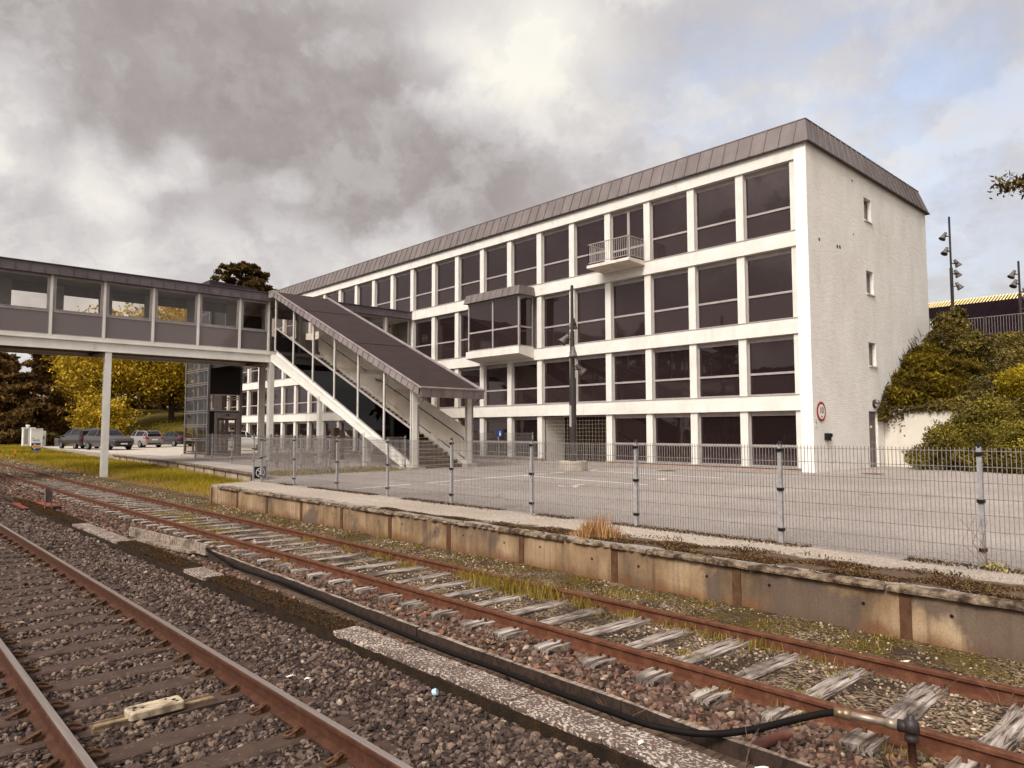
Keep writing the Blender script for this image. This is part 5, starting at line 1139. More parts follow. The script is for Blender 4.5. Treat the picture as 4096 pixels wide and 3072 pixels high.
broadleaf((33.4,106,bz(33.4,106)), 17, 7, 12, 'golden leaved tree with bare trunk right of the white bridge column', 26000, s=.26, group=G, low=.22)
broadleaf((38.5,105,bz(38.5,105)), 16.5, 7, 13, 'golden leaved tree with thick dark trunk beside the lift tower', 26000, s=.26, group=G, low=.24)
broadleaf((31,126,bz(31,126)), 19, 8, 14, 'golden tree in the second row, between the first two golden crowns', 10000, s=.4, group=G)
broadleaf((41,128,bz(41,128)), 20, 8, 15, 'golden tree in the second row, half behind the lift tower', 10000, s=.4, group=G)
broadleaf((50,112,bz(50,112)), 17, 7, 16, 'golden tree seen through the glass of the lift tower', 8000, s=.36, group=G)
broadleaf((24,102,bz(24,102)), 6.5, 4.2, 17, 'low golden bush spreading behind the two dark cars', 9000, s=.24, group=G, low=.15)
broadleaf((9,112,bz(9,112)), 4, 3.4, 18, 'low dark undergrowth bush at the left edge below the conifers', 5000, mat=DKLEAF, s=.26, group=G, low=.15)
pine((46.3,113,3.5), 25.5, 21, 'dark pine crown rising above the bridge roof beside the white building', [(24.5,.3,1.6,.5),(24.6,2.4,1.7,.4),(23.6,3.6,2.4,.3),(23.2,5.6,2.5,.35),(22.4,1.2,2.6,.2),(22.2,2.9,3.2,.12),(21.4,.2,3.4,.12),(21,4.6,3,.1),(20.3,6.0,5.2,.12),(19.8,3.0,3.4,.1),(24.0,4.4,2.0,.4),(25.0,1.5,1.2,.6),(22.8,.5,2.6,.25),(23.0,3.2,2.6,.3),(21.8,5.2,3.2,.2),(18.8,1.2,3,.1),(18.3,6.1,4.6,.04),(17.5,4.2,3.2,.0)], 30000, .26)
# ------------------------------------------------------------------ verge grass
BLADE = attr_mat('verge_grass_blades', [(0,(84,70,10)), (.35,(128,110,18)), (.7,(156,136,28)), (.92,(180,158,54)), (1,(166,134,80))], .8, .2, trans=.3)
def vgrass(y0, y1, n, hh, w):
    y = RNG.uniform(y0, y1, n); xa = 9.3+curve2(y)*.35; x = xa+(yedge(y)-.05-xa)*RNG.random(n)**.8; P = np.stack([x, y, vergez(x, y)+.01], -1)
    e = np.clip((x-xa)/1.5+.25*np.sin(y*.9)+.2*np.sin(y*2.3+x), 0, 1); col = np.clip(RNG.random(n)*.75+.15+.2*np.sin(x*.9+y*.4), 0, .95); dead = RNG.random(n) > e*1.1+.05; col[dead] = 1.
    return P, RNG.uniform(hh[0], hh[1], n)*(.25+.75*e), w, col
Ps, hs, ws, cs = [], [], [], []
for a in ((23.6,45,34000,(.14,.36),.016),(45,70,26000,(.16,.4),.03),(70,112,22000,(.18,.42),.055)):
    P, h, w, c = vgrass(*a); Ps.append(P); hs.append(h); ws.append(np.full(len(P), w)); cs.append(c)
n = 9000; y = RNG.uniform(94,108,n); x = RNG.uniform(6,40,n); Ps.append(np.stack([x,y,bankz(x,y)], -1)); hs.append(RNG.uniform(.15,.4,n)); ws.append(np.full(n,.07)); cs.append(RNG.random(n)*.7)
n = 5000; y = RNG.uniform(25.6,27.6,n); x = RNG.uniform(12,17.6,n); Ps.append(np.stack([x,y,np.full(n,ZY+.004)], -1)); hs.append(RNG.uniform(.05,.3,n)*np.exp(-((y-26.5)/.7)**2)); ws.append(np.full(n,.02)); cs.append(RNG.random(n))
tag(blades(np.concatenate(Ps), np.concatenate(hs), np.concatenate(ws), .55, 'verge_grass', BLADE, np.concatenate(cs)), 'yellow green long grass on the verge beyond the siding', 'grass')
# weeds and tufts between the siding rails
Ps, hs, cs = [], [], []
rr = random.Random(4)
spots = [(7.25,7.2,.28,230),(7.15,7.75,.26,260),(7.2,8.2,.24,240),(7.28,8.8,.2,160),(7.3,6.5,.2,130),(7.3,5.7,.12,90),(7.32,5.0,.12,90),(7.25,4.45,.12,90),(7.3,3.9,.13,80),(7.3,3.3,.1,60),(7.2,10.4,.16,120),(7.25,11.3,.16,120),(7.2,12.4,.14,90),(6.5,17,.08,240),(6.3,18.4,.1,260),(6.6,19.5,.09,240),(6.4,17.8,.07,200),(5.75,15.3,.1,120),(6.9,20.5,.1,240),(6.7,21.5,.1,200),(7.2,14.1,.14,110),(5.82,12.4,.12,70),(5.8,3.6,.1,40),(5.8,2.9,.12,50),(5.72,2.0,.12,50),(5.5,1.85,.1,30),(6.3,3.0,.08,50),(6.5,4.3,.08,50)]
for k in range(46): spots.append((rr.uniform(7.5,8.5), rr.uniform(1.2,22), rr.uniform(.05,.11), 36))
for k in range(30): spots.append((rr.uniform(6.05,7.3), rr.uniform(1.5,24), rr.uniform(.04,.08), 34))
for (x, y, h, n) in spots:
    sp_ = .06+.5*h+(.12 if y > 16 else 0); p = np.stack([RNG.normal(x, sp_*.55, n), RNG.normal(y, sp_*1.1, n), np.zeros(n)], -1); p[:,2] = bedz(p[:,0], p[:,1]); Ps.append(p); hs.append(RNG.uniform(.35,1.15,n)*h); cs.append(np.clip(RNG.normal(.45,.28,n),0,1))
tag(blades(np.concatenate(Ps), np.concatenate(hs), .0085, .7, 'siding_weeds', attr_mat('weed_blades', [(0,(86,74,22)), (.5,(134,114,36)), (.85,(164,138,66)), (1,(170,132,92))], .8, .2, trans=.25), np.concatenate(cs)), 'yellowish grass tufts and weeds growing along the siding rails', 'weeds')
n = 16000; y = RNG.uniform(.8,23,n); x = RNG.uniform(7.5,8.54,n); k = np.sin(x*7+y*2.1)+np.sin(y*3.7-x*3) > -.5; P = np.stack([x,y,bedz(x,y)], -1)[k]
tag(blades(P, RNG.uniform(.006,.028,len(P)), .016, 2, 'ground_moss', attr_mat('moss_green', [(0,(58,46,20)), (.6,(98,82,36)), (1,(136,112,66))], .95, .1)), 'low olive moss covering the soil at the foot of the platform wall', 'moss')
tw = MB(); rr = random.Random(9)
def twig(x, y, L, n):
    z = float(bedz(x, y))
    for k in range(n):
        a = rr.uniform(0, 2*PI); p = [(x,y,z)]; d = Vector((math.cos(a)*.7, math.sin(a)*.7, rr.uniform(.3,1.1))).normalized()
        for q in range(4): d = (d+Vector((rr.gauss(0,.18),rr.gauss(0,.18),rr.gauss(-.08,.14)))).normalized(); p.append(tuple(Vector(p[-1])+d*L/4))
        tw.tube(p, [.004,.0035,.003,.0025,.0015], 4)
for a in ((7.3,2.95,.45,5),(7.33,1.75,.4,6),(7.2,2.2,.3,4),(4.75,2.7,.3,3),(4.68,3.75,.3,4),(7.25,5.2,.25,3),(6.4,3.6,.22,2),(8.4,19.9,.5,2),(8.3,21,.6,2)): twig(*a)
tag(tw.build('dead_twigs', M('twig_bark', (120,92,72), (84,62,48), 9, .9)), 'thin dead twigs sprouting beside the siding rails', 'twigs', kind='stuff')
for x, y in ((10.32,2.45),):
    t = thing('leafy_weed', 'pale leafy weed at the foot of the rightmost fence post', 'weed', (x-.1, y, ZY)); n = 90; C = RNG.normal(size=(n,3))*np.array([.045,.07,.03])+np.array([0,0,.06]); foliage('leaves', C, .032, WEEDL, t, up=(0,0,.5)); b = MB(); rr = random.Random(1)
    for k in range(7): b.tube([(0,.05,0),(rr.gauss(0,.1),rr.gauss(.1,.1),.3),(rr.gauss(0,.16),rr.gauss(.2,.14),.62)], [.004,.003,.0015], 4)
    b.build('bare_stems', M('bare_stem', (126,88,74), (96,66,54), 9, .9), t)
# ------------------------------------------------------------------ ivy bank on the right with its retaining wall
b = MB(); b.poly([(35.65,YC-.01,ZY-.1),(35.65,YC-.01,3.12),(35.65,8.6,2.98),(35.65,8.6,ZY-.1)]); b.poly([(35.65,YC-.01,3.12),(36.0,YC-.01,3.12),(36.0,8.6,2.98),(35.65,8.6,2.98)]); b.poly([(35.65,8.6,ZY-.1),(35.65,8.6,2.98),(36,8.6,2.98),(36,8.6,ZY-.1)]); b.box(35.62,36.02,8.58,YC-.02,3.09,3.15)
tag(b.build('retaining_wall', M('warm_white_wall', (206,197,184), (190,179,165), .9, .9, .4, .7, bump=.3, bscale=16, bd=.02, fine=.04)), 'low white retaining wall below the ivy bank beside the grey door', 'wall')
def hillz(x, y):
    x = np.asarray(x, float); y = np.asarray(y, float)
    w = np.clip((y-8.4)/.6, 0, 1); toe = 33.2-np.clip((8-y)/6,0,1)*.6
    a = np.interp(x, [35.9,38,41,44,60], [2.95,4.2,5.7,6.95,7.05]); c = np.where(x < 35.9, np.clip((x-toe)/(35.9-toe), 0, 1)*2.6+.4, a+.0*x)
    return np.where(w > .5, np.where(x < 35.95, ZY-.2, a), np.minimum(c, a+.3))
xs = np.concatenate([np.arange(32.5,46,.35), np.array([48,55,70,100])]); ys = np.concatenate([np.array([-60,-40,-25]), np.arange(-16,8.4,.6), np.array([8.45,8.65]), np.arange(9,12.7,.4), np.array([12.66])])
Xg, Yg = np.meshgrid(xs, ys); V = np.stack([Xg, Yg, hillz(Xg, Yg)], -1).reshape(-1, 3); nx, ny = len(xs), len(ys); I = (np.arange(ny-1)[:, None]*nx+np.arange(nx-1)[None]).ravel()
tag(npmesh('hillside', V, np.stack([I, I+1, I+nx+1, I+nx], -1), M('hill_soil', (66,50,26), (50,36,18), 2, 1, fine=.3), smooth=True), kind='structure')
b = MB(); b.poly([(42.7,12.7,6.95),(100,12.7,6.95),(100,60,6.95),(42.7,60,6.95)]); tag(b.build('upper_street', CONC), kind='structure')
n = 64000; y = RNG.uniform(-1,12.6,n); x = RNG.uniform(34,44.2,n); k = (y < 8.5) | (x > 35.95); x, y = x[k], y[k]; C = np.stack([x, y, hillz(x, y)+RNG.uniform(.02,.3,len(x))*(1+.6*np.sin(x*2)*np.cos(y*2.4))], -1)
n = 2600; q = np.stack([RNG.uniform(35.45,35.9,n), RNG.uniform(9.0,12.6,n), np.zeros(n)], -1); q[:,2] = 3.15-np.abs(RNG.normal(0,.16,n))*(q[:,1] > 9)*np.where(q[:,1] > 11.8, 2.2, .6)+.15*RNG.random(n); C = np.concatenate([C, q])
n = 2200; q = np.stack([RNG.uniform(34.75,36,n), np.full(n, YC-.06)-np.abs(RNG.normal(0,.08,n)), np.zeros(n)], -1); q[:,2] = 2.6+RNG.random(n)*(.45+(q[:,0]-34.75)*1.1); C = np.concatenate([C, q])
tag(foliage('ivy', C, .085, IVY, clump=clumpval(C, 1.7)), 'ivy leaves covering the bank beside the end wall', 'ivy', kind='stuff')
def shrub(name, lab, mat, blobs, nleaf, s, up=None, elong=1.7, jit=1., stems=True):
    base = Vector(blobs[0][:3]); base.z = float(hillz(base.x, base.y)); t = thing(name, lab, 'shrub', base); C = []; tot = sum(r[3]*r[4] for r in blobs)
    for (x, y, z, rx, rz) in blobs:
        m = int(nleaf*rx*rz/tot); d = RNG.normal(size=(m, 3)); d /= np.linalg.norm(d, axis=1)[:, None]; rad = RNG.uniform(.35,1,m)**.45*(1+.16*np.sin(d[:,0]*7+x)*np.cos(d[:,1]*6+d[:,2]*5))
        C.append(d*rad[:, None]*np.array([rx,rx,rz])+np.array([x,y,z])-np.array(base))
        for k in range(int(26*rx)):                                       # stray shoots break the outline
            u = RNG.normal(size=3); u[2] = abs(u[2])*.8; u /= np.linalg.norm(u); f = np.linspace(.8, RNG.uniform(1.12, 1.42), 26)[:, None]
            C.append(np.array([x,y,z])-np.array(base)+u*f*np.array([rx,rx,rz])+RNG.normal(size=(26,3))*.045+np.stack([f[:,0]*0,f[:,0]*0,-(f[:,0]-.8)**2*.3], -1))
    C = np.concatenate(C); C = C[C[:,2]+base.z > hillz(C[:,0]+base.x, C[:,1]+base.y)-.1]
    foliage('foliage', C, s, mat, t, up=up, elong=elong, jit=jit, clump=clumpval(C, 2.6, base.x))
    b = MB(); rr = random.Random(int(base.x*10))
    for (x, y, z, rx, rz) in blobs:
        p = Vector((x,y,z))-base
        for k in range(5): e = p+Vector((rr.gauss(0,.5)*rx, rr.gauss(0,.5)*rx, rr.gauss(.1,.5)*rz)); b.tube([(p.x*.7,p.y*.7,min(0,p.z-rz)),p*.9,e], [.05,.03,.012], 5)
    b.build('stems', BARK, t); return t
shrub('spreading_juniper', 'dark spreading juniper leaning against the white end wall above the door', JUN, [(37.6,11.9,4.3,1.25,.8),(38.9,11.9,5.2,1.2,.8),(36.6,12.0,3.7,.9,.6),(39.9,12.0,5.9,.9,.55),(37.6,10.9,4.1,1.1,.6),(39,10.8,5.1,1.1,.6)], 20000, .075, (-.9,-.1,.35), 4.2, .75)
shrub('ivy_bush', 'round ivy covered bush at the top of the bank against the railing', IVY, [(40.9,11.2,6.6,1.15,.95),(41,11.3,7.5,.72,.7),(40.6,10.5,6.2,1.1,.7),(41.2,11.0,8.0,.4,.4)], 26000, .085)
shrub('lime_bush', 'bright yellow green bush on the bank near the right edge', LIME, [(36.8,7.2,4.1,1.2,.8),(37.6,6.2,4.5,1.3,.9),(36.6,5.2,3.9,1.1,.8)], 26000, .065)
shrub('hedge_bush', 'dense green bush in front of the white retaining wall', HEDGE, [(34.2,9.6,1.5,.95,1.0),(34.8,8.6,2.1,1.2,1.1),(33.9,8.4,1.3,1.0,.9),(35.3,8.2,2.9,.9,.7),(33.7,10.5,1.0,.65,.5)], 40000, .066)
shrub('hedge_bush', 'dense green bush at the right edge of the photo behind the wire fence', HEDGE, [(33.4,6.9,1.4,1.2,1.1),(34.6,6.6,2.5,1.3,1.0),(32.9,5.2,1.3,1.2,1.1),(34.2,4.8,2.4,1.4,1.1),(33.0,3.5,1.4,1.2,1.1),(35.8,4.2,3.3,1.2,.9)], 44000, .066)
b = MB(); rr = random.Random(6)
for k in range(60):
    x = rr.uniform(35.2,40.5); z = 3.2+(x-35.6)*.72+rr.uniform(-.1,.35); d = Vector((-rr.uniform(.4,1), 0, rr.uniform(.0,.8))).normalized(); L = rr.uniform(.4,.9); p = Vector((x, YC-rr.uniform(.03,.3), z))
    b.tube([p, p+d*L*.5+Vector((0,0,.05)), p+d*L], [.016,.012,.005], 4)
tag(b.build('bare_vines', M('vine_stem', (84,62,38), (62,44,26), 8, .95)), 'bare vine shoots climbing the white end wall above the juniper', 'vines', kind='stuff')
# railing on top of the bank
t = thing('bank_railing', 'grey bar railing along the top of the ivy bank', 'railing', (44.2,6,6.95)); b = MB()
b.box(-.02,.02,-20,6.6,1.2,1.24); b.box(-.02,.02,-20,6.6,.1,.13); y = -20
while y < 6.6: b.box(-.011,.011,y-.011,y+.011,.1,1.22); y += .13
b.build('bars', M('railing_grey', (120,108,102), (98,88,83), 4, .5), t); b = MB()
for y in range(-20, 8, 2): b.box(-.03,.03,y+.5-.03,y+.5+.03,-.2,1.26)
b.build('railing_posts', DARKM, t)
t = thing('white_gate_pillar', 'narrow white gate pillar at the rear corner of the building', 'pillar', (44.05,12.98,6.95)); b = MB(); b.box(-.05,.05,-.08,.1,0,1.15); b.hexa([(-.05,-.08,1.15),(.05,-.08,1.15),(.05,.1,1.15),(-.05,.1,1.15),(-.05,.03,1.4),(.05,.03,1.4),(.05,.1,1.42),(-.05,.1,1.42)]); b.build('shaft', SIGNW, t)
# solar roofed hall behind
t = thing('solar_hall', 'long hall behind the bank with dark solar panels under a yellow ridge', 'building', (58,0,7)); rx, rz, ex, ez = 60, 11.7, 50.5, 7.2
L_ = lambda p: (p[0]-58, p[1], p[2]-7)
b = MB(); b.poly([L_(p) for p in ((ex,-60,ez),(rx,-60,rz),(rx,24,rz),(ex,24,ez))]); b.poly([L_(p) for p in ((rx,-60,rz),(70,-60,7),(70,24,7),(rx,24,rz))]); b.poly([L_(p) for p in ((ex,24,ez),(rx,24,rz),(70,24,7))]); b.build('roof', M('yellow_sheet_roof', (60,48,44), (50,40,38), 2, .7), t)
b = MB(); y = -60
while y < 24: b.beam(L_((rx-1.25,y,rz-.50)), L_((rx+.02,y,rz+.09)), .09, .06, up=(-.43,0,.9)); y += .2
b.build('ridge_sheets', M('cream_ridge', (240,214,152), (228,198,136), 3, .6), t)
b = MB(); gl = MB(); sl = Vector((ex-rx,0,ez-rz)); sl.normalize(); nn = Vector((-sl.z*-1,0,sl.x*-1)); nn = Vector((sl.z,0,-sl.x)); nn = nn if nn.z > 0 else -nn
o = Vector((rx,0,rz)); y = -60
while y < 23:
    for k in range(5):
        d0 = 1.25+k*1.72; a = o+sl*d0+nn*.06; c = o+sl*(d0+1.69)+nn*.06
        gl.hexa([L_((a.x,y,a.z)),L_((a.x,y+1.0,a.z)),L_((c.x,y+1.0,c.z)),L_((c.x,y,c.z)),L_((a.x,y,a.z+.04)),L_((a.x,y+1.0,a.z+.04)),L_((c.x,y+1.0,c.z+.04)),L_((c.x,y,c.z+.04))])
    y += 1.03
q = gl.build('solar_panels', NT('solar_glass').done((.012,.007,.009,1), .6, None, 0, 0.), t); q['kind'] = 'stuff'
a = o+sl*1.2+nn*.055; c = o+sl*9.9+nn*.055; b.poly([L_((a.x,-60,a.z)),L_((c.x,-60,c.z)),L_((c.x,23,c.z)),L_((a.x,23,a.z))]); b.build('panel_rails', M('panel_rail', (132,120,118), (120,108,106), 3, .5), t)
b = MB(); b.box(-7.3,11.9,-60,23.9,-.6,.25); b.build('hall_wall', M('pale_yellow_wall', (212,186,134), (196,170,122), 1, .9), t)
# pine bough reaching in at the right edge (its trunk stands outside the frame)
pine((50.8,4.6,6.9), 14, 31, 'pine bough reaching in from the right edge of the photo', [(9.3,2.1,4.6,.2),(9.9,1.9,3.2,.25),(8.9,2.4,2.6,.0),(10.8,4,2.5,.3),(11.6,5.5,2.2,.4),(12.6,1,1.6,.5),(8.5,5,3,.1)], 9000, .15)
# what the dark windows mirror: a gabled shed and trees across the tracks, behind the camera
t = thing('opposite_shed', 'long dark gabled shed across the tracks, seen only mirrored in the facade windows', 'building', (-34,20,-.4)); b = MB(); b.box(-7,7,-60,34,0,5); b.build('walls', M('shed_wall', (96,80,72), (80,66,60), 1, .9), t)
b = MB(); b.hexa([(-8,-61,4.8),(8,-61,4.8),(8,35,4.8),(-8,35,4.8),(-.1,-61,11),(.1,-61,11),(.1,35,11),(-.1,35,11)]); b.build('roof', M('shed_roof', (60,50,48), (48,40,38), 1, .8), t)
for k, (x, y, h) in enumerate(((-22,-24,11),(-20,-8,8),(-30,66,12))): broadleaf((x,y,-.4), h, h*.42, 40+k, ('bare tree across the tracks mirrored in the ground floor windows','smaller tree across the tracks mirrored near the corner window','tree across the tracks mirrored in the far windows')[k], 1500, mat=DKLEAF, s=.35)
for k, (x, y, h) in enumerate(((-13,52,16),(-19,62,18),(-15,74,17),(-24,80,20),(-21,46,15))): conifer((x,y,-.4), h, 5.5, 60+k, 'tree on the left side of the line, mirrored in the %s stair pane' % ('lowest','second lowest','middle','upper','last')[k], 2500, s=.6)

rr = random.Random(77)
for k in range(12):
    x = -4+k*6.2+rr.uniform(-1.5,1.5); y = 142+rr.uniform(-5,6); h = rr.uniform(13,18)
    conifer((x,y,bz(x,y)), h, 6.5, 80+k, f'distant dark conifer of the wood behind the bank, {ordn(k+1)} from the left', 4500, s=.6, group='distant wood trees')
for k in range(7):
    x = -2+k*3.4+rr.uniform(-.5,.5); y = 121+rr.uniform(-2,3)
    broadleaf((x,y,bz(x,y)), rr.uniform(4.5,6.5), 3.6, 95+k, f'low brown undergrowth bush beneath the conifers, {ordn(k+1)} from the left', 3500, mat=DKLEAF, s=.34, group='undergrowth bushes', low=.12)
# ------------------------------------------------------------------ parked cars
CGL = NT('car_glass').done((.010,.008,.009,1), .08, None, 0, .3, IOR=1.3)
CHROME = M('rim_metal', (150,146,146), (118,114,114), 12, .3, metal=.7, fine=.03)
TAIL = NT('tail_light').done(srgb(150,22,20), .2); HEAD = NT('head_lamp').done(srgb(206,206,204), .1)
# stations from rear to front: x, underside, bumper-line, belt, top, half-width, top half-width, kind of roof face
SHAPES = {
 'estate': (4.6,1.82,[(-2.3,.42,.6,.74,.76,.70,.60),(-2.26,.3,.62,.98,1.0,.82,.70),(-2.1,.24,.62,1.02,1.30,.89,.62),(-1.85,.22,.62,1.02,1.47,.91,.60),(-.3,.2,.6,1.0,1.52,.91,.62),(.35,.2,.6,.98,1.46,.91,.60),(.95,.2,.6,.96,1.08,.91,.70),(1.6,.2,.6,.92,.97,.9,.72),(2.12,.22,.58,.80,.84,.86,.66),(2.3,.32,.52,.66,.68,.70,.58)]),
 'mpv': (4.6,1.86,[(-2.3,.45,.66,.9,.92,.74,.64),(-2.24,.32,.66,1.08,1.1,.86,.74),(-2.12,.26,.66,1.12,1.52,.91,.64),(-1.9,.24,.66,1.12,1.66,.93,.62),(-.2,.22,.64,1.08,1.72,.93,.64),(.6,.22,.64,1.04,1.60,.93,.60),(1.3,.22,.64,1.0,1.12,.92,.70),(1.75,.22,.62,.95,1.0,.9,.72),(2.15,.24,.6,.84,.88,.86,.66),(2.3,.34,.54,.7,.72,.72,.6)]),
 'suv': (4.65,1.9,[(-2.32,.5,.7,.92,.94,.76,.66),(-2.26,.36,.7,1.08,1.1,.88,.76),(-2.0,.3,.7,1.12,1.46,.93,.62),(-1.7,.28,.7,1.1,1.60,.94,.60),(-.3,.26,.68,1.06,1.64,.94,.64),(.35,.26,.68,1.04,1.56,.94,.60),(1.05,.26,.68,1.02,1.14,.94,.72),(1.7,.26,.66,.98,1.04,.92,.74),(2.18,.28,.64,.88,.92,.88,.7),(2.32,.38,.6,.74,.76,.76,.64)]),
 'fastback': (4.7,1.86,[(-2.35,.45,.62,.86,.88,.74,.66),(-2.3,.32,.62,.98,1.0,.86,.74),(-1.9,.24,.62,1.0,1.1,.91,.70),(-1.1,.22,.6,.98,1.36,.92,.58),(-.3,.2,.58,.95,1.44,.92,.58),(.3,.2,.58,.93,1.38,.92,.56),(1.15,.2,.58,.9,1.0,.92,.68),(1.75,.2,.56,.84,.88,.9,.72),(2.2,.22,.54,.72,.75,.86,.66),(2.35,.3,.48,.6,.62,.72,.58)])}
def car(shape, paint, label, x, y, head):
    L, W, S = SHAPES[shape]; t = thing('parked_car', label, 'car', (x, y, ZY), head, 'cars on the parking area')
    b = MB(); gl = MB(); k = 10
    def ring(s):
        x_, zb, zm_, zl, zt, w, wt = s; return [(x_,-w*.86,zb),(x_,-w,zm_-.12),(x_,-w,zm_+.1),(x_,-w*.965,zl),(x_,-wt,zt-.01),(x_,wt,zt-.01),(x_,w*.965,zl),(x_,w,zm_+.1),(x_,w,zm_-.12),(x_,w*.86,zb)]
    R = [ring(s) for s in S]
    for i, r_ in enumerate(R): b.v += r_
    for i in range(len(S)-1):
        for q in range(k):
            b.f.append((i*k+q, (i+1)*k+q, (i+1)*k+(q+1) % k, i*k+(q+1) % k)); b.m.append(0)
    b.f.append(tuple(range(k))); b.m.append(0); b.f.append(tuple((len(S)-1)*k+k-1-q for q in range(k))); b.m.append(0)
    body = b.build('body', paint, t); 
    def inset(P, f, off):
        P = [Vector(p) for p in P]; c = sum(P, Vector())/len(P); n = (P[1]-P[0]).cross(P[2]-P[0]).normalized(); n = n if n.dot(c-Vector((0,0,.8))) > 0 else -n
        gl.poly([p.lerp(c, f)+n*off for p in P])
    for i in range(len(S)-1):
        h0, h1 = S[i][4]-S[i][3], S[i+1][4]-S[i+1][3]
        if max(h0, h1) > .25:
            for q in (3, 5): inset([R[i][q], R[i+1][q], R[i+1][q+1], R[i][q+1]], .13, .008)
        if abs(S[i+1][4]-S[i][4]) > .16 and max(h0, h1) > .25: inset([R[i][4], R[i+1][4], R[i+1][5], R[i][5]], .1, .008)
    gl.build('windows', CGL, body)
    for sx in (-1.38, 1.42):
        for sy in (-1, 1):
            w = MB(); yy = sy*(W/2-.1); w.lathe((sx,yy-sy*.1,.33), [(.24,0),(.325,.01),(.335,.05),(.335,.17),(.32,.21),(.25,.215)], 20, 0, (0,sy,0)); wo = w.build('wheel', RUBBER, t)
            w = MB(); w.lathe((sx,yy+sy*.112,.33), [(.225,0),(.22,.012),(.05,.004)], 16, 0, (0,sy,0)); w.build('rim', CHROME, wo)
    z = S[1][3]-.12; xr = -L/2+.02
    for sy in (-1, 1):
        w = MB(); w.hexa([(xr-.03,sy*.55,z-.09),(xr-.03,sy*.82,z-.06),(xr+.3,sy*.90,z-.02),(xr+.2,sy*.55,z-.06),(xr-.02,sy*.55,z+.05),(xr-.02,sy*.8,z+.07),(xr+.3,sy*.9,z+.08),(xr+.2,sy*.55,z+.06)]); w.build('tail_light', TAIL, t)
        zf = S[-2][3]-.06; w = MB(); w.hexa([(L/2-.10,sy*.5,zf-.1),(L/2-.16,sy*.78,zf-.08),(L/2-.6,sy*.885,zf),(L/2-.5,sy*.5,zf),(L/2-.12,sy*.5,zf+.0),(L/2-.2,sy*.76,zf+.03),(L/2-.6,sy*.87,zf+.1),(L/2-.5,sy*.5,zf+.05)]); w.build('headlight', HEAD, t)
        w = MB(); xm = S[5][0]+.35; w.hexa([(xm,sy*.9,.98),(xm+.14,sy*.9,.98),(xm+.1,sy*1.06,1.0),(xm,sy*1.06,1.0),(xm,sy*.9,1.1),(xm+.12,sy*.9,1.1),(xm+.08,sy*1.05,1.12),(xm,sy*1.05,1.12)]); w.build('mirror', paint, t)
    w = MB(); w.box(-L/2-.012,-L/2+.03,-.26,.26,.66,.77); w.box(L/2-.06,L/2+.02,-.26,.26,.45,.55); w.build('number_plate', SIGNW, t)
    w = MB(); w.box(L/2-.1,L/2+.008,-.55,.55,.56,.66); w.box(L/2-.12,L/2+.004,-.6,.6,.32,.42); w.box(-L/2+.0,-L/2+.1,-.62,.62,.34,.44); w.build('grille', PLASTIC, t)
    if shape in ('estate','mpv','suv'):
        w = MB()
        for sy in (-1,1): w.tube([(-1.7,sy*.6,S[3][4]+.0),(-1.5,sy*.6,S[3][4]+.06),(.1,sy*.6,S[4][4]+.03),(.25,sy*.6,S[4][4]-.02)], .018, 5)
        w.build('roof_rails', CHROME, t)
    t.scale = (1.12,1.12,1.14)
    return t
def paint(n, c): return NT(n).done(srgb(*c), .3, None, .0, .4, **{'Coat Weight': .6, 'Coat Roughness': .05})
hd = lambda deg: math.radians(90+deg)                                    # 0 = nose pointing away down the line
car('mpv', paint('paint_brown_black', (44,36,36)), 'dark people carrier parked farthest left, seen from behind', 16.75, 79.8, hd(10))
car('suv', paint('paint_graphite', (58,53,54)), 'dark grey car facing the camera, partly hidden by the white bridge column', 17.55, 72.6, hd(-166+0))
car('estate', paint('paint_silver', (132,124,124)), 'silver estate car with red tail lights between the dark cars', 22.6, 80.5, hd(10))
car('fastback', paint('paint_black_blue', (38,36,44)), 'black fastback car parked next to the lift tower', 26.6, 83.2, hd(14))
car('estate', paint('paint_white', (206,204,200)), 'white car parked behind the lift tower, seen through its door', 24.6, 60.6, hd(-100))
b = MB(); b.poly([(14.6,62,ZY+.004),(15.3,82,ZY+.004),(15.8,92,ZY+.004),(40,92,ZY+.004),(40,52,ZY+.004),(16,52,ZY+.004)]); tag(b.build('parking_area', M('pale_gravel', (186,174,160), (166,154,142), .6, .95, fine=.1)), kind='structure')
# ------------------------------------------------------------------ cabinets and signs by the line on the left
t = thing('signal_cabinet', 'larger white signalling cabinet with round vent on top at the left', 'cabinet', (15.75,100,-.1)); CW = M('cabinet_white', (226,222,214), (208,203,194), 1.2, .5, fine=.03)
b = MB(); b.box(-.6,.56,-.35,.5,.55,2.62); b.box(-.64,.60,-.4,.55,2.62,2.74); b.build('body', CW, t); b = MB(); b.lathe((-.1,0,2.74), [(.15,0),(.15,.1),(.22,.12),(.22,.26),(.16,.3)], 14); b.build('roof_vent', CW, t); b = MB(); b.box(-.56,-.36,-.3,.4,-.3,.55); b.box(.2,.4,-.3,.4,-.3,.55); b.build('concrete_feet', CONC, t); b = MB(); b.box(-.5,-.12,-.358,-.35,.8,2.5); b.build('door', FRAME, t)
t = thing('signal_cabinet', 'white signalling cabinet with double door, in front of the larger one', 'cabinet', (16.3,98.6,-.1)); b = MB(); b.box(-.58,.56,-.3,.3,.3,2.5); b.box(-.62,.60,-.34,.34,2.5,2.6); b.build('body', CW, t); b = MB(); b.box(-.5,-.44,-.31,-.3,1.3,1.55); b.box(-.32,-.26,-.31,-.3,1.3,1.55); b.build('handles', DARKM, t); b = MB(); b.box(-.5,.5,-.2,.2,-.3,.3); b.build('foot', CONC, t)
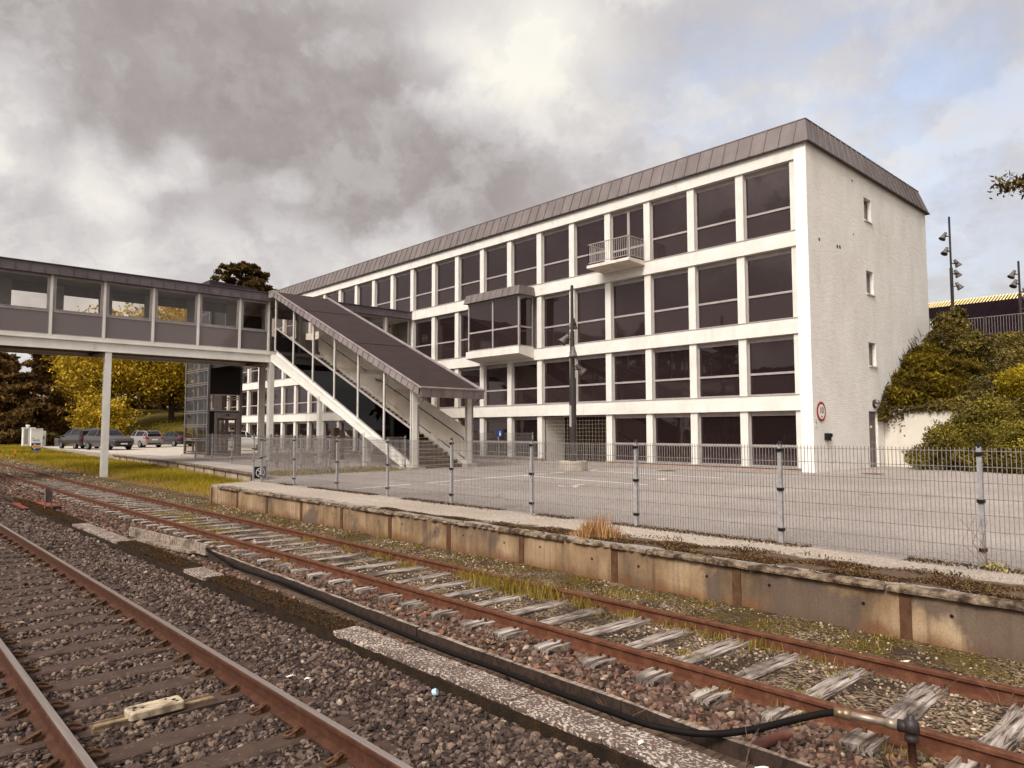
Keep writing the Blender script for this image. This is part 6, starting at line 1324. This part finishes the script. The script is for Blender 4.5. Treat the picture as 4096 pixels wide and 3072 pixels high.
t = thing('switch_box', 'small white switch box with grey plate, right of the white cabinets', 'cabinet', (17.05,99.5,-.1)); b = MB(); b.hexa([(-.28,-.25,.5),(.3,-.25,.5),(.3,.25,.5),(-.28,.25,.5),(-.28,-.25,2.42),(.3,-.25,2.3),(.3,.25,2.3),(-.28,.25,2.42)]); b.build('body', CW, t); b = MB(); b.box(-.2,.16,-.262,-.25,1.35,1.75); b.build('grey_plate', FRAME, t); b = MB(); b.box(-.06,.06,-.06,.06,-.3,.5); b.build('leg', GALV, t)
t = thing('cable_bollard', 'grey cable bollard standing in the grass between cabinets and cars', 'bollard', (18.4,99,-.1)); b = MB(); b.hexa([(-.2,-.12,-.2),(.22,-.12,-.2),(.22,.12,-.2),(-.2,.12,-.2),(-.2,-.12,1.5),(.22,-.12,1.42),(.22,.12,1.42),(-.2,.12,1.5)]); b.build('body', M('bollard_grey', (150,146,148), (128,124,126), 3, .5), t)
t = thing('arrow_sign', 'blue sign with yellow arrow pointing left, under a small lettered plate', 'sign', (12.55,76,-.2)); b = MB(); b.box(-.07,.07,-.02,.06,-.2,1.3); b.build('post', GALV, t); b = MB(); b.box(-.34,.34,-.05,-.02,.70,1.34); b.build('board', SIGNB, t)
b = MB(); b.poly([(-.32,-.056,1.02),(-.06,-.056,.72),(-.06,-.056,.88),(.33,-.056,.88),(.33,-.056,1.16),(-.06,-.056,1.16),(-.06,-.056,1.32)]); b.build('white_arrow_edge', SIGNW, t)
b = MB(); b.poly([(-.28,-.06,1.02),(-.1,-.06,.81),(-.1,-.06,.92),(.32,-.06,.92),(.32,-.06,1.12),(-.1,-.06,1.12),(-.1,-.06,1.23)]); b.build('arrow', ORANGE, t)
b = MB(); b.box(-.32,.3,-.05,-.03,1.46,1.72); b.build('plate', SIGNW, t); text('Bk 018', .17, INK, 'lettering', t, (0,-.054,1.59), (PI/2,0,0))
t = thing('marker_post', 'short post with orange head in the grass at the left edge', 'marker post', (10.45,72,-.2)); b = MB(); b.box(-.03,.03,-.03,.03,-.2,.62); b.build('post', DARKM, t); b = MB(); b.box(-.06,.09,-.04,.04,.52,.9); b.build('orange_head', ORANGE, t)
# ------------------------------------------------------------------ sky, sun, camera
w = bpy.data.worlds.new('World'); SC.world = w; w.use_nodes = True; nt = w.node_tree; nt.nodes.clear()
def N(ty, ins=None, **kw):
    nd = nt.nodes.new('ShaderNode'+ty)
    for k, v in kw.items(): setattr(nd, k, v)
    for k, v in (ins or {}).items():
        if isinstance(v, bpy.types.NodeSocket): nt.links.new(v, nd.inputs[k])
        else: nd.inputs[k].default_value = v
    return nd
SUN_EL, SUN_AZ = math.radians(42), math.radians(258)                     # azimuth clockwise from +Y
sky = N('TexSky', sky_type='NISHITA'); sky.sun_disc = False; sky.sun_elevation = SUN_EL; sky.sun_rotation = SUN_AZ; sky.air_density = 1.; sky.dust_density = 1.5
co = N('TexCoord').outputs['Generated']
def mathn(op, a, b=None, c=None):
    i = {0: a}
    if b is not None: i[1] = b
    if c is not None: i[2] = c
    return N('Math', i, operation=op).outputs[0]
sep = N('SeparateXYZ', {0: co}).outputs
flat = N('CombineXYZ', {0: mathn('DIVIDE', sep[0], mathn('ADD', mathn('MAXIMUM', sep[2], 0.), .35)), 1: mathn('DIVIDE', sep[1], mathn('ADD', mathn('MAXIMUM', sep[2], 0.), .35)), 2: mathn('MULTIPLY', sep[2], 1.5)}).outputs[0]
nz1 = N('TexNoise', {'Vector': co, 'Scale': 5.5, 'Detail': 7, 'Roughness': .58})
off = N('VectorMath', {0: nz1.outputs['Color'], 1: (-.5,-.5,-.5)}, operation='ADD').outputs[0]
dd = N('VectorMath', {0: N('VectorMath', {0: off, 'Scale': .22}, operation='SCALE').outputs[0], 1: co}, operation='ADD').outputs[0]
dd2 = N('VectorMath', {0: N('VectorMath', {0: off, 'Scale': .08}, operation='SCALE').outputs[0], 1: co}, operation='ADD').outputs[0]
def blob(c, r, soft, src=dd):
    d = N('VectorMath', {0: src, 1: c}, operation='DISTANCE').outputs['Value']
    return N('MapRange', {'Value': d, 'From Min': r+soft, 'From Max': max(0, r-soft), 'To Min': 0., 'To Max': 1.}, interpolation_type='SMOOTHSTEP').outputs[0]
fb = N('TexNoise', {'Vector': flat, 'Scale': 1.9, 'Detail': 6, 'Roughness': .52}).outputs['Fac']
fb2 = N('TexNoise', {'Vector': flat, 'Scale': 8, 'Detail': 6, 'Roughness': .6}).outputs['Fac']
D = 0.; U = 0.
for c, r, s, a, src in BLOBS_V:
    if a < 0: D = mathn('ADD', D, mathn('MULTIPLY', blob(c, r, s, dd2 if src else dd), -a))
    else: U = mathn('ADD', U, mathn('MULTIPLY', blob(c, r, s, dd2 if src else dd), a))
wv = N('VectorMath', {0: N('VectorMath', {0: off, 'Scale': .9}, operation='SCALE').outputs[0], 1: flat}, operation='ADD').outputs[0]
pf = N('TexNoise', {'Vector': wv, 'Scale': 2.6, 'Detail': 7, 'Roughness': .5}).outputs['Fac']
puff = N('MapRange', {'Value': pf, 'From Min': .36, 'From Max': .66, 'To Min': -.11, 'To Max': .11}, interpolation_type='SMOOTHSTEP').outputs[0]
tex = mathn('ADD', mathn('ADD', mathn('MULTIPLY', mathn('SUBTRACT', fb, .5), .24), puff), mathn('MULTIPLY', mathn('SUBTRACT', fb2, .5), .10))
D = mathn('SUBTRACT', 1., mathn('EXPONENT', mathn('MULTIPLY', D, -3.)))          # overlapping dark puffs saturate softly
D = mathn('MULTIPLY', D, mathn('ADD', .29, mathn('MULTIPLY', tex, .0)))
V = mathn('ADD', mathn('ADD', mathn('ADD', .68, tex), mathn('MULTIPLY', D, -1.)), U)
V = mathn('MINIMUM', mathn('MAXIMUM', V, .2), 1.)
rp = N('ValToRGB', {'Fac': V}); cr = rp.color_ramp
for _ in range(3): cr.elements.new(.5)
for e, (p, c) in zip(cr.elements, ((.16,(136,128,126)),(.42,(174,167,166)),(.62,(204,199,199)),(.82,(231,227,222)),(1.,(250,246,234)))): e.position = p; e.color = srgb(*c)
cloud = N('VectorMath', {0: rp.outputs[0], 'Scale': 10.*CLOUD_GAIN}, operation='SCALE').outputs[0]
skyc = N('MixRGB', {'Fac': 1., 'Color1': sky.outputs[0], 'Color2': (SKY_TINT[0],SKY_TINT[1],SKY_TINT[2],1)}, blend_type='MULTIPLY').outputs[0]
B = 0.
for c, r, s, a in BLOBS_B: B = mathn('ADD', B, mathn('MULTIPLY', blob(c, r, s), a))
B = mathn('MULTIPLY', mathn('MINIMUM', mathn('MULTIPLY', B, .42), 1.), N('MapRange', {'Value': fb2, 'From Min': .38, 'From Max': .62, 'To Min': 1., 'To Max': .25}).outputs[0])
mixs = N('MixRGB', {'Fac': B, 'Color1': cloud, 'Color2': skyc}).outputs[0]
sd = (math.sin(SUN_AZ)*math.cos(SUN_EL), math.cos(SUN_AZ)*math.cos(SUN_EL), math.sin(SUN_EL))
gl = blob(sd, .35, .5); gm = mathn('MULTIPLY', N('MapRange', {'Value': pf, 'From Min': .42, 'From Max': .58, 'To Min': .25, 'To Max': 1.75}, interpolation_type='SMOOTHSTEP').outputs[0], SUNGLOW*10)
gc = N('CombineXYZ', {0: gm, 1: mathn('MULTIPLY', gm, .96), 2: mathn('MULTIPLY', gm, .9)}).outputs[0]
mixs = N('MixRGB', {'Fac': gl, 'Color1': mixs, 'Color2': gc}).outputs[0]
bg = N('Background', {'Color': mixs, 'Strength': .1}); nt.links.new(bg.outputs[0], N('OutputWorld').inputs[0])
sl = bpy.data.lights.new('sun', 'SUN'); sl.energy = SUN_E; sl.angle = math.radians(14); sl.color = (1.,.96,.9)
so = bpy.data.objects.new('sun', sl); COL.objects.link(so); so.rotation_euler = Vector((-sd[0],-sd[1],-sd[2])).to_track_quat('-Z','Y').to_euler()
cam = bpy.data.cameras.new('camera'); co_ = bpy.data.objects.new('camera', cam); COL.objects.link(co_)
cam.sensor_width = 36; cam.lens = 2860/4096*36; cam.clip_start = .05; cam.clip_end = 3000
yaw, pit, rol = math.radians(42.95), math.radians(3.695), math.radians(.111)
f = Vector((math.sin(yaw)*math.cos(pit), math.cos(yaw)*math.cos(pit), math.sin(pit))); r = Vector((math.cos(yaw), -math.sin(yaw), 0)); d = -r.cross(f)
rx_ = r*math.cos(rol)+d*math.sin(rol); dy_ = -r*math.sin(rol)+d*math.cos(rol)
co_.matrix_world = Matrix(((rx_.x,-dy_.x,-f.x,0),(rx_.y,-dy_.y,-f.y,0),(rx_.z,-dy_.z,-f.z,2.2057),(0,0,0,1)))
SC.camera = co_
SC.view_settings.view_transform = 'Standard'; SC.view_settings.look = 'None'; SC.view_settings.exposure = EXPO; SC.view_settings.gamma = 1
SC.cycles.max_bounces = 8; SC.cycles.transparent_max_bounces = 24; SC.cycles.caustics_reflective = False; SC.cycles.caustics_refractive = False
